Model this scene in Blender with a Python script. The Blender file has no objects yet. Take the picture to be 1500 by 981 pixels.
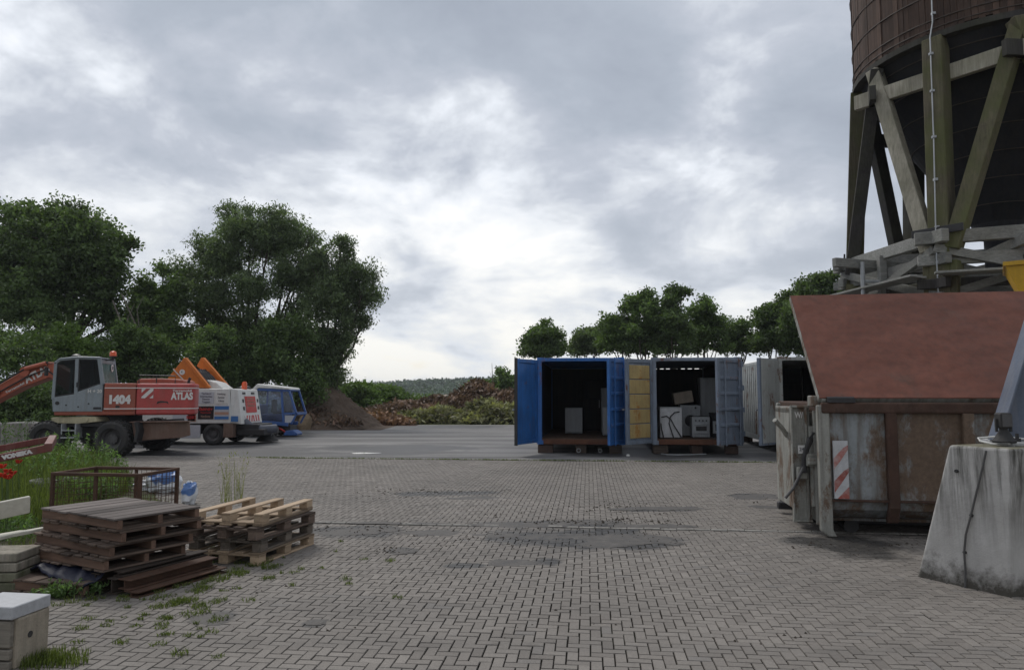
import bpy, math, random
import numpy as np
from mathutils import Vector, Matrix

random.seed(7)
rng = np.random.default_rng(11)
SC = bpy.context.scene
COL = SC.collection
R = math.radians

# ------------------------------------------------------------------ camera
FPX, HOR, EYE = 1060.0, 578.0, 1.63
PITCH = math.atan((HOR - 490.5) / FPX)
cam_d = bpy.data.cameras.new("camera")
cam_d.sensor_width = 36.0
cam_d.lens = 36.0 * FPX / 1500.0
cam_d.clip_start = 0.05
cam_d.clip_end = 6000
cam = bpy.data.objects.new("camera", cam_d)
COL.objects.link(cam)
cam.location = (0, 0, EYE)
cam.rotation_euler = (R(90) + PITCH, 0, 0)
SC.camera = cam
_fw = Vector((0, math.cos(PITCH), math.sin(PITCH)))
_up = Vector((0, -math.sin(PITCH), math.cos(PITCH)))


def ray(px, py):
    return _fw + Vector((1, 0, 0)) * ((px - 750) / FPX) + _up * ((490.5 - py) / FPX)


def at(px, py, Y):
    r = ray(px, py)
    return Vector((0, 0, EYE)) + r * (Y / r.y)


def gnd(px, py, z=0.0):
    r = ray(px, py)
    return Vector((0, 0, EYE)) + r * ((z - EYE) / r.z)


YA = R(6.0)


def yard(u, v, z=0.0):
    return Vector((u * math.cos(YA) + v * math.sin(YA), -u * math.sin(YA) + v * math.cos(YA), z))


# ------------------------------------------------------------------ materials
MATS = {}


class NB:
    def __init__(s, name):
        s.m = bpy.data.materials.new(name)
        s.m.use_nodes = True
        s.t = s.m.node_tree
        s.t.nodes.clear()
        s.out = s.n('ShaderNodeOutputMaterial')

    def n(s, typ, **kw):
        x = s.t.nodes.new(typ)
        for k, v in kw.items():
            setattr(x, k, v)
        return x

    def l(s, a, b):
        s.t.links.new(a, b)

    def coord(s, kind='Object', scale=(1, 1, 1)):
        tc = s.n('ShaderNodeTexCoord')
        mp = s.n('ShaderNodeMapping')
        mp.inputs['Scale'].default_value = scale
        s.l(tc.outputs[kind], mp.inputs[0])
        return mp.outputs[0]

    def noise(s, vec, scale, detail=5, rough=.6, dist=0.0):
        x = s.n('ShaderNodeTexNoise')
        x.inputs['Scale'].default_value = scale
        x.inputs['Detail'].default_value = detail
        x.inputs['Roughness'].default_value = rough
        x.inputs['Distortion'].default_value = dist
        s.l(vec, x.inputs['Vector'])
        return x.outputs[0]

    def ramp(s, fac, stops):
        x = s.n('ShaderNodeValToRGB')
        e = x.color_ramp.elements
        while len(e) < len(stops):
            e.new(.5)
        for el, (p, c) in zip(e, stops):
            el.position = p
            el.color = (c, c, c, 1) if isinstance(c, (int, float)) else tuple(c) + (1,)
        s.l(fac, x.inputs[0])
        return x.outputs[0]

    def mix(s, fac, a, b, mode='MIX'):
        x = s.n('ShaderNodeMix', data_type='RGBA', blend_type=mode)
        for i, v in ((0, fac), (6, a), (7, b)):
            if hasattr(v, 'links'):
                s.l(v, x.inputs[i])
            elif isinstance(v, (int, float)):
                x.inputs[i].default_value = v if i == 0 else (v, v, v, 1)
            else:
                x.inputs[i].default_value = tuple(v) + (1,)
        return x.outputs[2]

    def math(s, op, a, b=None, c=None):
        x = s.n('ShaderNodeMath', operation=op)
        for i, v in enumerate((a, b, c)):
            if v is None:
                continue
            if hasattr(v, 'links'):
                s.l(v, x.inputs[i])
            else:
                x.inputs[i].default_value = v
        return x.outputs[0]

    def bump(s, h, strength=.3, dist=.02):
        x = s.n('ShaderNodeBump')
        x.inputs['Strength'].default_value = strength
        x.inputs['Distance'].default_value = dist
        s.l(h, x.inputs['Height'])
        return x.outputs[0]

    def bsdf(s, col, rough=.6, metal=0.0, normal=None, spec=.5):
        p = s.n('ShaderNodeBsdfPrincipled')
        for k, v in (('Base Color', col), ('Roughness', rough), ('Metallic', metal)):
            if hasattr(v, 'links'):
                s.l(v, p.inputs[k])
            elif k == 'Base Color':
                p.inputs[k].default_value = tuple(v) + (1,)
            else:
                p.inputs[k].default_value = v
        p.inputs['Specular IOR Level'].default_value = spec
        if normal is not None:
            s.l(normal, p.inputs['Normal'])
        s.l(p.outputs[0], s.out.inputs[0])
        return p


def paint(name, base, rough=.5, metal=0.0, var=.25, scale=2.5, rust=0.0, rustcol=(.11, .05, .03), dirt=0.15,
          dirtcol=(.06, .05, .04), streak=True, bump=.15, spec=.4, dent=0.0):
    """weathered paint / metal / concrete: blotchy base, rust patches, dirt streaks running down"""
    if name in MATS:
        return MATS[name]
    b = NB(name)
    v = b.coord()
    oi = b.n('ShaderNodeObjectInfo')
    va = b.n('ShaderNodeVectorMath', operation='ADD')
    b.l(v, va.inputs[0])
    cb = b.n('ShaderNodeCombineXYZ')
    r10 = b.math('MULTIPLY', oi.outputs['Random'], 37.0)
    b.l(r10, cb.inputs[0])
    b.l(r10, cb.inputs[1])
    b.l(cb.outputs[0], va.inputs[1])
    v = va.outputs[0]
    n1 = b.noise(v, scale, 6, .65)
    n1r = b.ramp(n1, [(.3, 0.0), (.7, 1.0)])
    dark = tuple(c * (1 - var) for c in base)
    lite = tuple(min(1, c * (1 + var * .5)) for c in base)
    col = b.mix(n1r, dark, lite)
    fine = b.noise(v, scale * 14, 4, .7)
    if dirt:
        if streak:
            ms = b.n('ShaderNodeMapping')
            ms.inputs['Scale'].default_value = (7, 7, .45)
            b.l(v, ms.inputs[0])
            st = b.noise(ms.outputs[0], 1.6, 5, .65)
        else:
            st = b.noise(v, scale * 2.3, 6, .7)
        dm = b.ramp(st, [(.42, 0.0), (.72, 1.0)])
        dm = b.math('MULTIPLY', dm, dirt * 2.2)
        dm = b.math('MINIMUM', dm, .85)
        col = b.mix(dm, col, dirtcol)
    if rust:
        mr_ = b.n('ShaderNodeMapping')
        mr_.inputs['Scale'].default_value = (1, 1, .55)
        b.l(v, mr_.inputs[0])
        rn = b.noise(mr_.outputs[0], scale * 1.1, 9, .74, .1)
        rr = b.ramp(rn, [(max(0.02, .66 - rust * .4), 0.0), (max(.06, .72 - rust * .35), 1.0)])
        rc = b.mix(fine, rustcol, tuple(c * 1.9 for c in rustcol))
        col = b.mix(rr, col, rc)
    col = b.mix(b.ramp(fine, [(.3, .82), (.7, 1.0)]), (0, 0, 0), col)
    rg = b.ramp(n1, [(.3, max(0.05, rough - .1)), (.7, min(1, rough + .1))])
    nrm = b.bump(fine, bump, .01)
    if dent:
        dn = b.noise(v, 1.7, 2, .5)
        bp = b.n('ShaderNodeBump')
        bp.inputs['Strength'].default_value = dent
        bp.inputs['Distance'].default_value = .12
        b.l(dn, bp.inputs['Height'])
        b.l(nrm, bp.inputs['Normal'])
        nrm = bp.outputs[0]
    b.bsdf(col, rg, metal, nrm, spec)
    MATS[name] = b.m
    return b.m


def wood(name, base, dark, scale=1.0, rough=.85, axis=0, green=0.0):
    if name in MATS:
        return MATS[name]
    b = NB(name)
    sc = [9, 9, 9]
    sc[axis] = .7
    v = b.coord('Object', tuple(c * scale for c in sc))
    g = b.noise(v, 3.0, 6, .7, .6)
    col = b.mix(b.ramp(g, [(.3, 0.0), (.7, 1.0)]), dark, base)
    v2 = b.coord('Object')
    big = b.noise(v2, 1.7, 4)
    col = b.mix(b.ramp(big, [(.35, 0.0), (.75, .55)]), col, tuple(c * .55 for c in dark))
    if green:
        gn = b.noise(v2, 1.1, 5, .6)
        col = b.mix(b.math('MULTIPLY', b.ramp(gn, [(.38, 0.0), (.6, 1.0)]), green), col, (.075, .085, .03))
    oi = b.n('ShaderNodeObjectInfo')
    k = b.ramp(oi.outputs['Random'], [(0, .75), (1, 1.15)])
    col = b.mix(1.0, col, k, 'MULTIPLY')
    gi = b.n('ShaderNodeNewGeometry')
    k = b.ramp(gi.outputs['Random Per Island'], [(0, .62), (.5, .95), (1, 1.35)])
    col = b.mix(1.0, col, k, 'MULTIPLY')
    b.bsdf(col, rough, 0, b.bump(g, .4, .01), .25)
    MATS[name] = b.m
    return b.m


def leafmat(name, base, trans=.35, var=.5, hue=(.0, .02, 0)):
    if name in MATS:
        return MATS[name]
    b = NB(name)
    at_ = b.n('ShaderNodeAttribute', attribute_name='rnd')
    lo = tuple(c * (1 - var) for c in base)
    hi = tuple(c * (1 + var) + h for c, h in zip(base, hue))
    col = b.mix(at_.outputs['Fac'], lo, hi)
    d = b.n('ShaderNodeBsdfPrincipled')
    d.inputs['Roughness'].default_value = .55
    d.inputs['Specular IOR Level'].default_value = .3
    b.l(col, d.inputs['Base Color'])
    t = b.n('ShaderNodeBsdfTranslucent')
    tc = b.mix(1.0, col, (1.2, 1.3, .55), 'MULTIPLY')
    b.l(tc, t.inputs[0])
    ms = b.n('ShaderNodeMixShader')
    ms.inputs[0].default_value = trans
    b.l(d.outputs[0], ms.inputs[1])
    b.l(t.outputs[0], ms.inputs[2])
    b.l(ms.outputs[0], b.out.inputs[0])
    MATS[name] = b.m
    return b.m


def glass(name, tint=(.5, .6, .6), alpha=.35, rough=.05):
    if name in MATS:
        return MATS[name]
    b = NB(name)
    g = b.n('ShaderNodeBsdfGlossy')
    g.inputs['Roughness'].default_value = rough
    g.inputs['Color'].default_value = (.9, .95, 1, 1)
    t = b.n('ShaderNodeBsdfTransparent')
    t.inputs[0].default_value = tuple(tint) + (1,)
    lw = b.n('ShaderNodeLayerWeight')
    lw.inputs[0].default_value = alpha
    ms = b.n('ShaderNodeMixShader')
    b.l(lw.outputs['Fresnel'], ms.inputs[0])
    b.l(t.outputs[0], ms.inputs[1])
    b.l(g.outputs[0], ms.inputs[2])
    b.l(ms.outputs[0], b.out.inputs[0])
    MATS[name] = b.m
    return b.m


# ------------------------------------------------------------------ mesh builder
class MB:
    def __init__(s):
        s.v = []
        s.f = []
        s.sm = []

    def add(s, vs, fs, smooth=False):
        o = len(s.v)
        s.v += [tuple(p) for p in vs]
        s.f += [tuple(i + o for i in f) for f in fs]
        s.sm += [smooth] * len(fs)
        return s

    def box(s, c, d, M=None):
        x, y, z = (q / 2 for q in d)
        vs = [Vector((sx * x, sy * y, sz * z)) for sx in (-1, 1) for sy in (-1, 1) for sz in (-1, 1)]
        if M is not None:
            vs = [M @ p for p in vs]
        c = Vector(c)
        return s.add([p + c for p in vs],
                     [(0, 1, 3, 2), (4, 6, 7, 5), (0, 4, 5, 1), (2, 3, 7, 6), (0, 2, 6, 4), (1, 5, 7, 3)])

    def bb(s, lo, hi):
        return s.box([(a + b) / 2 for a, b in zip(lo, hi)], [b - a for a, b in zip(lo, hi)])

    def beam(s, p0, p1, w, h, up=(0, 0, 1), w1=None, h1=None):
        p0, p1 = Vector(p0), Vector(p1)
        d = (p1 - p0).normalized()
        u = Vector(up)
        if abs(d.dot(u)) > .98:
            u = Vector((0, 1, 0))
        r = d.cross(u).normalized()
        u = r.cross(d).normalized()
        w1 = w if w1 is None else w1
        h1 = h if h1 is None else h1
        vs = []
        for p, a, b in ((p0, w, h), (p1, w1, h1)):
            for sx, sz in ((-1, -1), (1, -1), (1, 1), (-1, 1)):
                vs.append(p + r * (a / 2 * sx) + u * (b / 2 * sz))
        return s.add(vs, [(3, 2, 1, 0), (4, 5, 6, 7), (0, 1, 5, 4), (1, 2, 6, 5), (2, 3, 7, 6), (3, 0, 4, 7)])

    def cyl(s, p0, p1, r0, r1=None, n=14, caps=True, smooth=True):
        p0, p1 = Vector(p0), Vector(p1)
        r1 = r0 if r1 is None else r1
        d = (p1 - p0).normalized()
        u = Vector((0, 0, 1)) if abs(d.z) < .95 else Vector((0, 1, 0))
        a = d.cross(u).normalized()
        b = a.cross(d)
        vs = []
        for p, r in ((p0, r0), (p1, r1)):
            for i in range(n):
                t = 2 * math.pi * i / n
                vs.append(p + a * (r * math.cos(t)) + b * (r * math.sin(t)))
        s.add(vs, [(i, (i + 1) % n, n + (i + 1) % n, n + i) for i in range(n)], smooth)
        if caps:
            s.add(vs, [tuple(range(n - 1, -1, -1)), tuple(range(n, 2 * n))])
        return s

    def tube(s, pts, r, n=8, smooth=True):
        pts = [Vector(p) for p in pts]
        rs = r if isinstance(r, (list, tuple)) else [r] * len(pts)
        vs = []
        for i, p in enumerate(pts):
            d = (pts[min(i + 1, len(pts) - 1)] - pts[max(i - 1, 0)]).normalized()
            u = Vector((0, 0, 1)) if abs(d.z) < .9 else Vector((.3, 1, 0)).normalized()
            a = d.cross(u).normalized()
            b = a.cross(d)
            for k in range(n):
                t = 2 * math.pi * k / n
                vs.append(p + a * (rs[i] * math.cos(t)) + b * (rs[i] * math.sin(t)))
        fs = []
        for i in range(len(pts) - 1):
            for k in range(n):
                fs.append((i * n + k, i * n + (k + 1) % n, (i + 1) * n + (k + 1) % n, (i + 1) * n + k))
        s.add(vs, fs, smooth)
        m = (len(pts) - 1) * n
        s.add(vs, [tuple(range(n - 1, -1, -1)), tuple(range(m, m + n))])
        return s

    def prism(s, poly, a, b, axis='y'):
        """poly: list of 2-D points; extruded along the axis from a to b (y: poly is x,z; z: poly is x,y; x: poly is y,z)"""
        n = len(poly)
        f = {'y': lambda p, t: (p[0], t, p[1]), 'z': lambda p, t: (p[0], p[1], t), 'x': lambda p, t: (t, p[0], p[1])}[axis]
        vs = [f(p, a) for p in poly] + [f(p, b) for p in poly]
        return s.add(vs, [tuple(range(n)), tuple(range(2 * n - 1, n - 1, -1))] +
                     [(i, n + i, n + (i + 1) % n, (i + 1) % n) for i in range(n)])

    def lathe(s, prof, c=(0, 0, 0), axis='z', n=24, smooth=True):
        c = Vector(c)
        vs = []
        for r, h in prof:
            for k in range(n):
                t = 2 * math.pi * k / n
                a, b = r * math.cos(t), r * math.sin(t)
                vs.append(c + Vector({'z': (a, b, h), 'y': (a, h, b), 'x': (h, a, b)}[axis]))
        fs = []
        for i in range(len(prof) - 1):
            for k in range(n):
                fs.append((i * n + k, i * n + (k + 1) % n, (i + 1) * n + (k + 1) % n, (i + 1) * n + k))
        return s.add(vs, fs, smooth)

    def build(s, name, mat, parent=None, bevel=0.0, loc=(0, 0, 0), rot=(0, 0, 0), seg=1):
        me = bpy.data.meshes.new(name)
        me.from_pydata(s.v, [], s.f)
        me.polygons.foreach_set('use_smooth', s.sm)
        import bmesh
        bm = bmesh.new()
        bm.from_mesh(me)
        bmesh.ops.remove_doubles(bm, verts=bm.verts, dist=1e-5)
        bmesh.ops.recalc_face_normals(bm, faces=bm.faces)
        bm.to_mesh(me)
        bm.free()
        if any(s.sm):
            me.set_sharp_from_angle(angle=R(40))
        me.materials.append(mat)
        o = bpy.data.objects.new(name, me)
        o.location = loc
        o.rotation_euler = rot
        COL.objects.link(o)
        if parent is not None:
            o.parent = parent
        if bevel:
            m = o.modifiers.new('bevel', 'BEVEL')
            m.width = bevel
            m.segments = seg
            m.limit_method = 'ANGLE'
            m.angle_limit = R(35)
        return o


def tag(o, label=None, cat=None, group=None, kind=None):
    if label:
        o['label'] = label
    if cat:
        o['category'] = cat
    if group:
        o['group'] = group
    if kind:
        o['kind'] = kind
    return o


def thing(name, label, cat, loc=(0, 0, 0), rz=0.0, group=None):
    o = bpy.data.objects.new(name, None)
    o.empty_display_size = .2
    COL.objects.link(o)
    o.location = loc
    o.rotation_euler = (0, 0, rz)
    return tag(o, label, cat, group)


def copy_tree(o, parent=None):
    c = o.copy()
    COL.objects.link(c)
    if parent is not None:
        c.parent = parent
    for ch in [x for x in COL.objects if x.parent == o]:
        copy_tree(ch, c)
    return c


def text(body, size, mat, parent, loc, rot=(R(90), 0, 0), name='lettering', bold=0.0, sx=1.0, align='CENTER'):
    cu = bpy.data.curves.new(name, 'FONT')
    cu.body = body
    cu.size = size
    cu.extrude = .002
    cu.offset = bold
    cu.align_x = align
    cu.align_y = 'CENTER'
    o = bpy.data.objects.new(name, cu)
    cu.materials.append(mat)
    COL.objects.link(o)
    o.location = loc
    o.rotation_euler = rot
    o.scale = (sx, 1, 1)
    o.parent = parent
    return o


def np_mesh(name, V, F, mat, parent=None, rnd=None, loc=(0, 0, 0)):
    """V (n,3), F (m,4) arrays; rnd: one value per face"""
    me = bpy.data.meshes.new(name)
    n, m = len(V), len(F)
    k = F.shape[1]
    me.vertices.add(n)
    me.vertices.foreach_set('co', V.astype(np.float32).ravel())
    me.loops.add(m * k)
    me.loops.foreach_set('vertex_index', F.astype(np.int32).ravel())
    me.polygons.add(m)
    me.polygons.foreach_set('loop_start', np.arange(0, m * k, k, dtype=np.int32))
    me.update(calc_edges=True)
    me.shade_flat()
    if rnd is not None:
        a = me.attributes.new('rnd', 'FLOAT', 'FACE')
        a.data.foreach_set('value', rnd.astype(np.float32))
    me.materials.append(mat)
    o = bpy.data.objects.new(name, me)
    o.location = loc
    COL.objects.link(o)
    if parent is not None:
        o.parent = parent
    return o


def rand_unit(n):
    v = rng.normal(size=(n, 3))
    return v / np.linalg.norm(v, axis=1)[:, None]


def leaf_quads(P, size, aspect=.5, droop=0.3, sizevar=.4):
    """one small bent rhombus per point"""
    n = len(P)
    d = rand_unit(n)
    d[:, 2] -= droop
    d /= np.linalg.norm(d, axis=1)[:, None]
    o = rand_unit(n)
    s_ = np.cross(d, o)
    s_ /= np.linalg.norm(s_, axis=1)[:, None] + 1e-9
    L = size * (1 + sizevar * rng.uniform(-1, 1, n))[:, None]
    W = L * aspect
    a = P - d * L * .5
    b = P + s_ * W * .5
    c = P + d * L * .5
    e = P - s_ * W * .5
    V = np.stack([a, b, c, e], 1).reshape(-1, 3)
    F = np.arange(4 * n).reshape(-1, 4)
    return V, F


# ------------------------------------------------------------------ world
w = bpy.data.worlds.new("World")
SC.world = w
w.use_nodes = True
wt = w.node_tree
wt.nodes.clear()


def build_world():
    b = NB.__new__(NB)
    b.t = wt
    out = b.n('ShaderNodeOutputWorld')
    bg = b.n('ShaderNodeBackground')
    bg.inputs[1].default_value = .1
    sky = b.n('ShaderNodeTexSky')
    sky.sky_type = 'NISHITA'
    sky.sun_disc = False
    sky.sun_elevation = R(48)
    sky.sun_rotation = R(-35)
    sky.air_density = 1.2
    sky.dust_density = 2.0
    tc = b.n('ShaderNodeTexCoord')
    sx = b.n('ShaderNodeSeparateXYZ')
    b.l(tc.outputs['Generated'], sx.inputs[0])
    z = b.math('MAXIMUM', sx.outputs[2], 0.0)
    zz = b.math('ADD', z, .34)
    px = b.math('ADD', b.math('DIVIDE', sx.outputs[0], zz), .55)
    py = b.math('DIVIDE', sx.outputs[1], zz)
    cv = b.n('ShaderNodeCombineXYZ')
    b.l(px, cv.inputs[0])
    b.l(py, cv.inputs[1])
    P = cv.outputs[0]
    mp = b.n('ShaderNodeMapping')
    mp.inputs['Location'].default_value = CLOUD_OFF
    mp.inputs['Rotation'].default_value = (0, 0, .35)
    b.l(P, mp.inputs[0])
    P = mp.outputs[0]
    big = b.noise(P, 1.05, 2, .5, .2)
    mid = b.noise(P, 2.5, 12, .54, .3)
    fin = b.noise(P, 9.0, 8, .58, .3)
    m = b.math('ADD', b.math('MULTIPLY', big, .42), b.math('MULTIPLY', mid, .46))
    m = b.math('ADD', m, b.math('MULTIPLY', fin, .12))
    # light cloud to dark cloud underside
    cloud = b.ramp(m, [(.36, (2.8, 3.12, 3.7)), (.44, (3.25, 3.6, 4.2)), (.49, (3.9, 4.2, 4.8)), (.525, (5.1, 5.4, 5.9)), (.55, (6.2, 6.5, 7.0)), (.60, (7.8, 7.9, 8.0))])
    # nearer the horizon one looks along lighter, thinner decks
    low = b.ramp(m, [(.38, (3.9, 4.2, 4.7)), (.46, (4.6, 4.9, 5.35)), (.50, (5.8, 6.1, 6.5)), (.535, (6.4, 6.5, 6.5)), (.585, (7.2, 7.1, 6.7))])
    hf = b.ramp(z, [(.02, 1.0), (.30, 0.0)])
    col = b.mix(hf, cloud, low)
    # a little blue sky through the thinnest spots
    th = b.ramp(mid, [(.66, 0.0), (.76, .35)])
    col = b.mix(th, col, sky.outputs[0])
    # unseen sky behind the camera, dimmed to darken the faces turned toward it
    rear_dim = b.ramp(b.math('ADD', b.math('MULTIPLY', sx.outputs[1], .5), .5), [(.25, .78), (.62, 1.0)])
    col = b.mix(1.0, col, rear_dim, 'MULTIPLY')
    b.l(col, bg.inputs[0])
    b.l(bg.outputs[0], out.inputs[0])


CLOUD_OFF = (1.63, 4.94, 33.0)
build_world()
sun_d = bpy.data.lights.new("sun", 'SUN')
sun_d.energy = 1.2
sun_d.angle = R(18)
sun_d.color = (1, .96, .9)
sun = bpy.data.objects.new("sun", sun_d)
COL.objects.link(sun)
sd = Vector((math.sin(R(-35)) * math.cos(R(48)), math.cos(R(-35)) * math.cos(R(48)), math.sin(R(48))))
sun.rotation_euler = (-sd).to_track_quat('-Z', 'Y').to_euler()
SC.view_settings.view_transform = 'Standard'
SC.view_settings.look = 'None'
SC.view_settings.exposure = 0.48
SC.cycles.max_bounces = 9
SC.cycles.diffuse_bounces = 6
SC.cycles.transmission_bounces = 8
SC.cycles.transparent_max_bounces = 12
SC.cycles.use_denoising = True

# shared materials
M_black = paint('black_rubber', (.034, .034, .035), .8, var=.35, dirt=.3, dirtcol=(.07, .065, .06), bump=.3)
M_blacksteel = paint('black_steel', (.03, .03, .033), .55, var=.3, dirt=.1)
M_galv = paint('galvanised', (.42, .44, .46), .45, .3, var=.2, dirt=.1)
M_white = paint('white_paint', (.68, .68, .66), .45, var=.12, dirt=.12, dirtcol=(.3, .28, .25))
M_text = paint('white_lettering', (.72, .7, .68), .6, var=.12, dirt=0)
M_textdark = paint('dark_lettering', (.05, .05, .07), .6, var=.1, dirt=0)
M_rust = paint('rusty_steel', (.10, .055, .038), .8, var=.45, scale=5, dirt=.2, streak=False, bump=.4, spec=.2)

# ================================================================== SETTING
def smooth(a, b, x):
    t = np.clip((x - a) / (b - a), 0, 1)
    return t * t * (3 - 2 * t)


def terrain_h(x, y):
    """flat yard on a plateau, falling into a valley behind it, wooded hills beyond"""
    r = y + .12 * np.abs(x)
    fall = smooth(50, 150, r) * -11.0
    hill = smooth(170, 620, r) * 18.5
    und = np.sin(x * .011 + 1.1) * 2.2 + np.sin(x * .023 + y * .004) * 1.3 + np.sin(x * .005 - .6) * 2.5
    return -.16 + fall + hill + und * smooth(150, 500, r) + smooth(40, 80, r) * .3 * np.sin(x * .4) * np.sin(y * .31)


def make_terrain():
    ys = np.concatenate([np.linspace(-60, 40, 14), np.linspace(44, 160, 40), np.linspace(170, 900, 60), np.array([1100, 1500, 2200, 3500])])
    xs = np.concatenate([np.array([-3000, -1800, -1100]), np.linspace(-700, -110, 40), np.linspace(-100, 100, 41), np.linspace(110, 700, 40), np.array([1100, 1800, 3000])])
    X, Y = np.meshgrid(xs, ys)
    Z = terrain_h(X, Y)
    V = np.stack([X, Y, Z], -1).reshape(-1, 3)
    nx = len(xs)
    i, j = np.meshgrid(np.arange(len(ys) - 1), np.arange(nx - 1), indexing='ij')
    a = (i * nx + j).ravel()
    F = np.stack([a, a + 1, a + nx + 1, a + nx], 1)
    b = NB('terrain_ground')
    v = b.coord()
    n = b.noise(v, .25, 6, .65)
    col = b.mix(b.ramp(n, [(.4, 0.0), (.62, 1.0)]), (.05, .065, .03), (.09, .08, .055))
    b.bsdf(col, .95, 0, None, .1)
    o = np_mesh('ground', V, F, b.m)
    tag(o, kind='structure')


make_terrain()


def ellipse_mask(b, pos, cx, cy, rx, ry, rot, nz, edge=.35):
    """soft-edged stain with a ragged outline, at a fixed place on the ground"""
    mp = b.n('ShaderNodeMapping')
    mp.vector_type = 'TEXTURE'
    mp.inputs['Location'].default_value = (cx, cy, 0)
    mp.inputs['Rotation'].default_value = (0, 0, rot)
    mp.inputs['Scale'].default_value = (rx, ry, 100)
    b.l(pos, mp.inputs[0])
    ln = b.n('ShaderNodeVectorMath', operation='LENGTH')
    b.l(mp.outputs[0], ln.inputs[0])
    d = b.math('ADD', ln.outputs['Value'], b.math('MULTIPLY', b.math('SUBTRACT', nz, .5), 1.9))
    return b.ramp(d, [(1 - edge, 1.0), (1.0, 0.0)])


def stain(px0, px1, py, hgt, rot=0.0):
    a, c = gnd(px0, py), gnd(px1, py)
    n, f = gnd((px0 + px1) / 2, py + hgt / 2), gnd((px0 + px1) / 2, py - hgt / 2)
    m = (a + c) / 2
    return (m.x, m.y, (c - a).length / 2, (f - n).length / 2, rot)


PAVE_STAINS = [stain(680, 1000, 787, 34, -.03), stain(840, 990, 790, 34, -.03), stain(440, 600, 777, 24), stain(290, 350, 905, 22, .2), stain(690, 960, 766, 13),
               stain(860, 960, 776, 20), stain(440, 480, 912, 12), stain(560, 620, 806, 12), stain(560, 730, 722, 8, .1),
               stain(900, 1040, 745, 8), stain(1060, 1150, 727, 8), stain(300, 420, 800, 60), stain(640, 720, 828, 8),
               stain(1150, 1340, 798, 40), stain(780, 830, 822, 14), stain(60, 220, 866, 30, .1)]


def paver_mat(name, joint=False):
    b = NB(name)
    geo = b.n('ShaderNodeNewGeometry')
    pos = geo.outputs['Position']
    if joint:
        n = b.noise(pos, 9, 5, .7)
        g = b.noise(pos, .55, 4, .6)
        col = b.mix(b.ramp(n, [(.35, 0.0), (.65, 1.0)]), (.014, .012, .010), (.038, .034, .028))
        col = b.mix(b.ramp(g, [(.55, 0.0), (.7, .6)]), col, (.03, .045, .015))
        b.bsdf(col, .95, 0, None, .1)
        return b.m
    at_ = b.n('ShaderNodeAttribute', attribute_name='rnd')
    col = b.ramp(at_.outputs['Fac'], [(0, (.178, .160, .143)), (.3, (.215, .194, .174)), (.6, (.232, .210, .188)), (.9, (.262, .238, .214)), (1, (.205, .19, .176))])
    n1 = b.noise(pos, .5, 6, .6)
    col = b.mix(b.ramp(n1, [(.35, .0), (.68, .5)]), col, (.125, .113, .102))
    fine = b.noise(pos, 60, 4, .75)
    col = b.mix(b.ramp(fine, [(.3, .72), (.62, 1.0)]), (.02, .02, .02), col)
    grit = b.noise(pos, 3.2, 8, .78)
    col = b.mix(b.ramp(grit, [(.56, 0.0), (.72, .55)]), col, (.075, .068, .06))
    nz = b.noise(pos, 1.6, 7, .68)
    nz2 = b.noise(pos, 7.0, 5, .7)
    tot = None
    for s_ in PAVE_STAINS:
        m = ellipse_mask(b, pos, *s_, nz)
        tot = m if tot is None else b.math('MAXIMUM', tot, m)
    k = b.math('MULTIPLY', tot, b.ramp(nz2, [(.3, .72), (.5, .97)]))
    col = b.mix(k, col, (.036, .034, .032))
    # scattered crumbs of soil in a loose band
    cr = b.noise(pos, 5.0, 6, .8, .5)
    band = ellipse_mask(b, pos, *stain(420, 1050, 735, 90), nz, .6)
    cm = b.math('MULTIPLY', b.ramp(cr, [(.62, 0.0), (.66, 1.0)]), band)
    col = b.mix(b.math('MULTIPLY', cm, .85), col, (.035, .03, .026))
    # tyre streaks along the length of the yard
    mp = b.n('ShaderNodeMapping')
    mp.inputs['Rotation'].default_value = (0, 0, .25)
    mp.inputs['Scale'].default_value = (.25, 2.4, 1)
    b.l(pos, mp.inputs[0])
    ts = b.noise(mp.outputs[0], 1.0, 4, .55)
    col = b.mix(b.ramp(ts, [(.5, 0.0), (.7, .3)]), col, (.10, .095, .09))
    rg = b.mix(k, .82, .5)
    b.bsdf(col, rg, 0, b.bump(fine, .25, .004), .3)
    return b.m


V_BORDER = 18.2      # forward distance (yard axes) of the kerb row where the paving ends
V_GUTTER = 9.15
PW = .075            # paver width; length is twice this


def soil_edge(y):
    """x of the ragged left edge of the paving"""
    return np.interp(y, [0, 4.4, 4.9, 5.4, 6.0, 6.8, 7.6, 9.0, 10.5, 13, 16, 19], [-2.9, -3.15, -3.3, -3.75, -3.95, -4.2, -4.2, -4.4, -5.0, -6.4, -8.6, -11])


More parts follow.
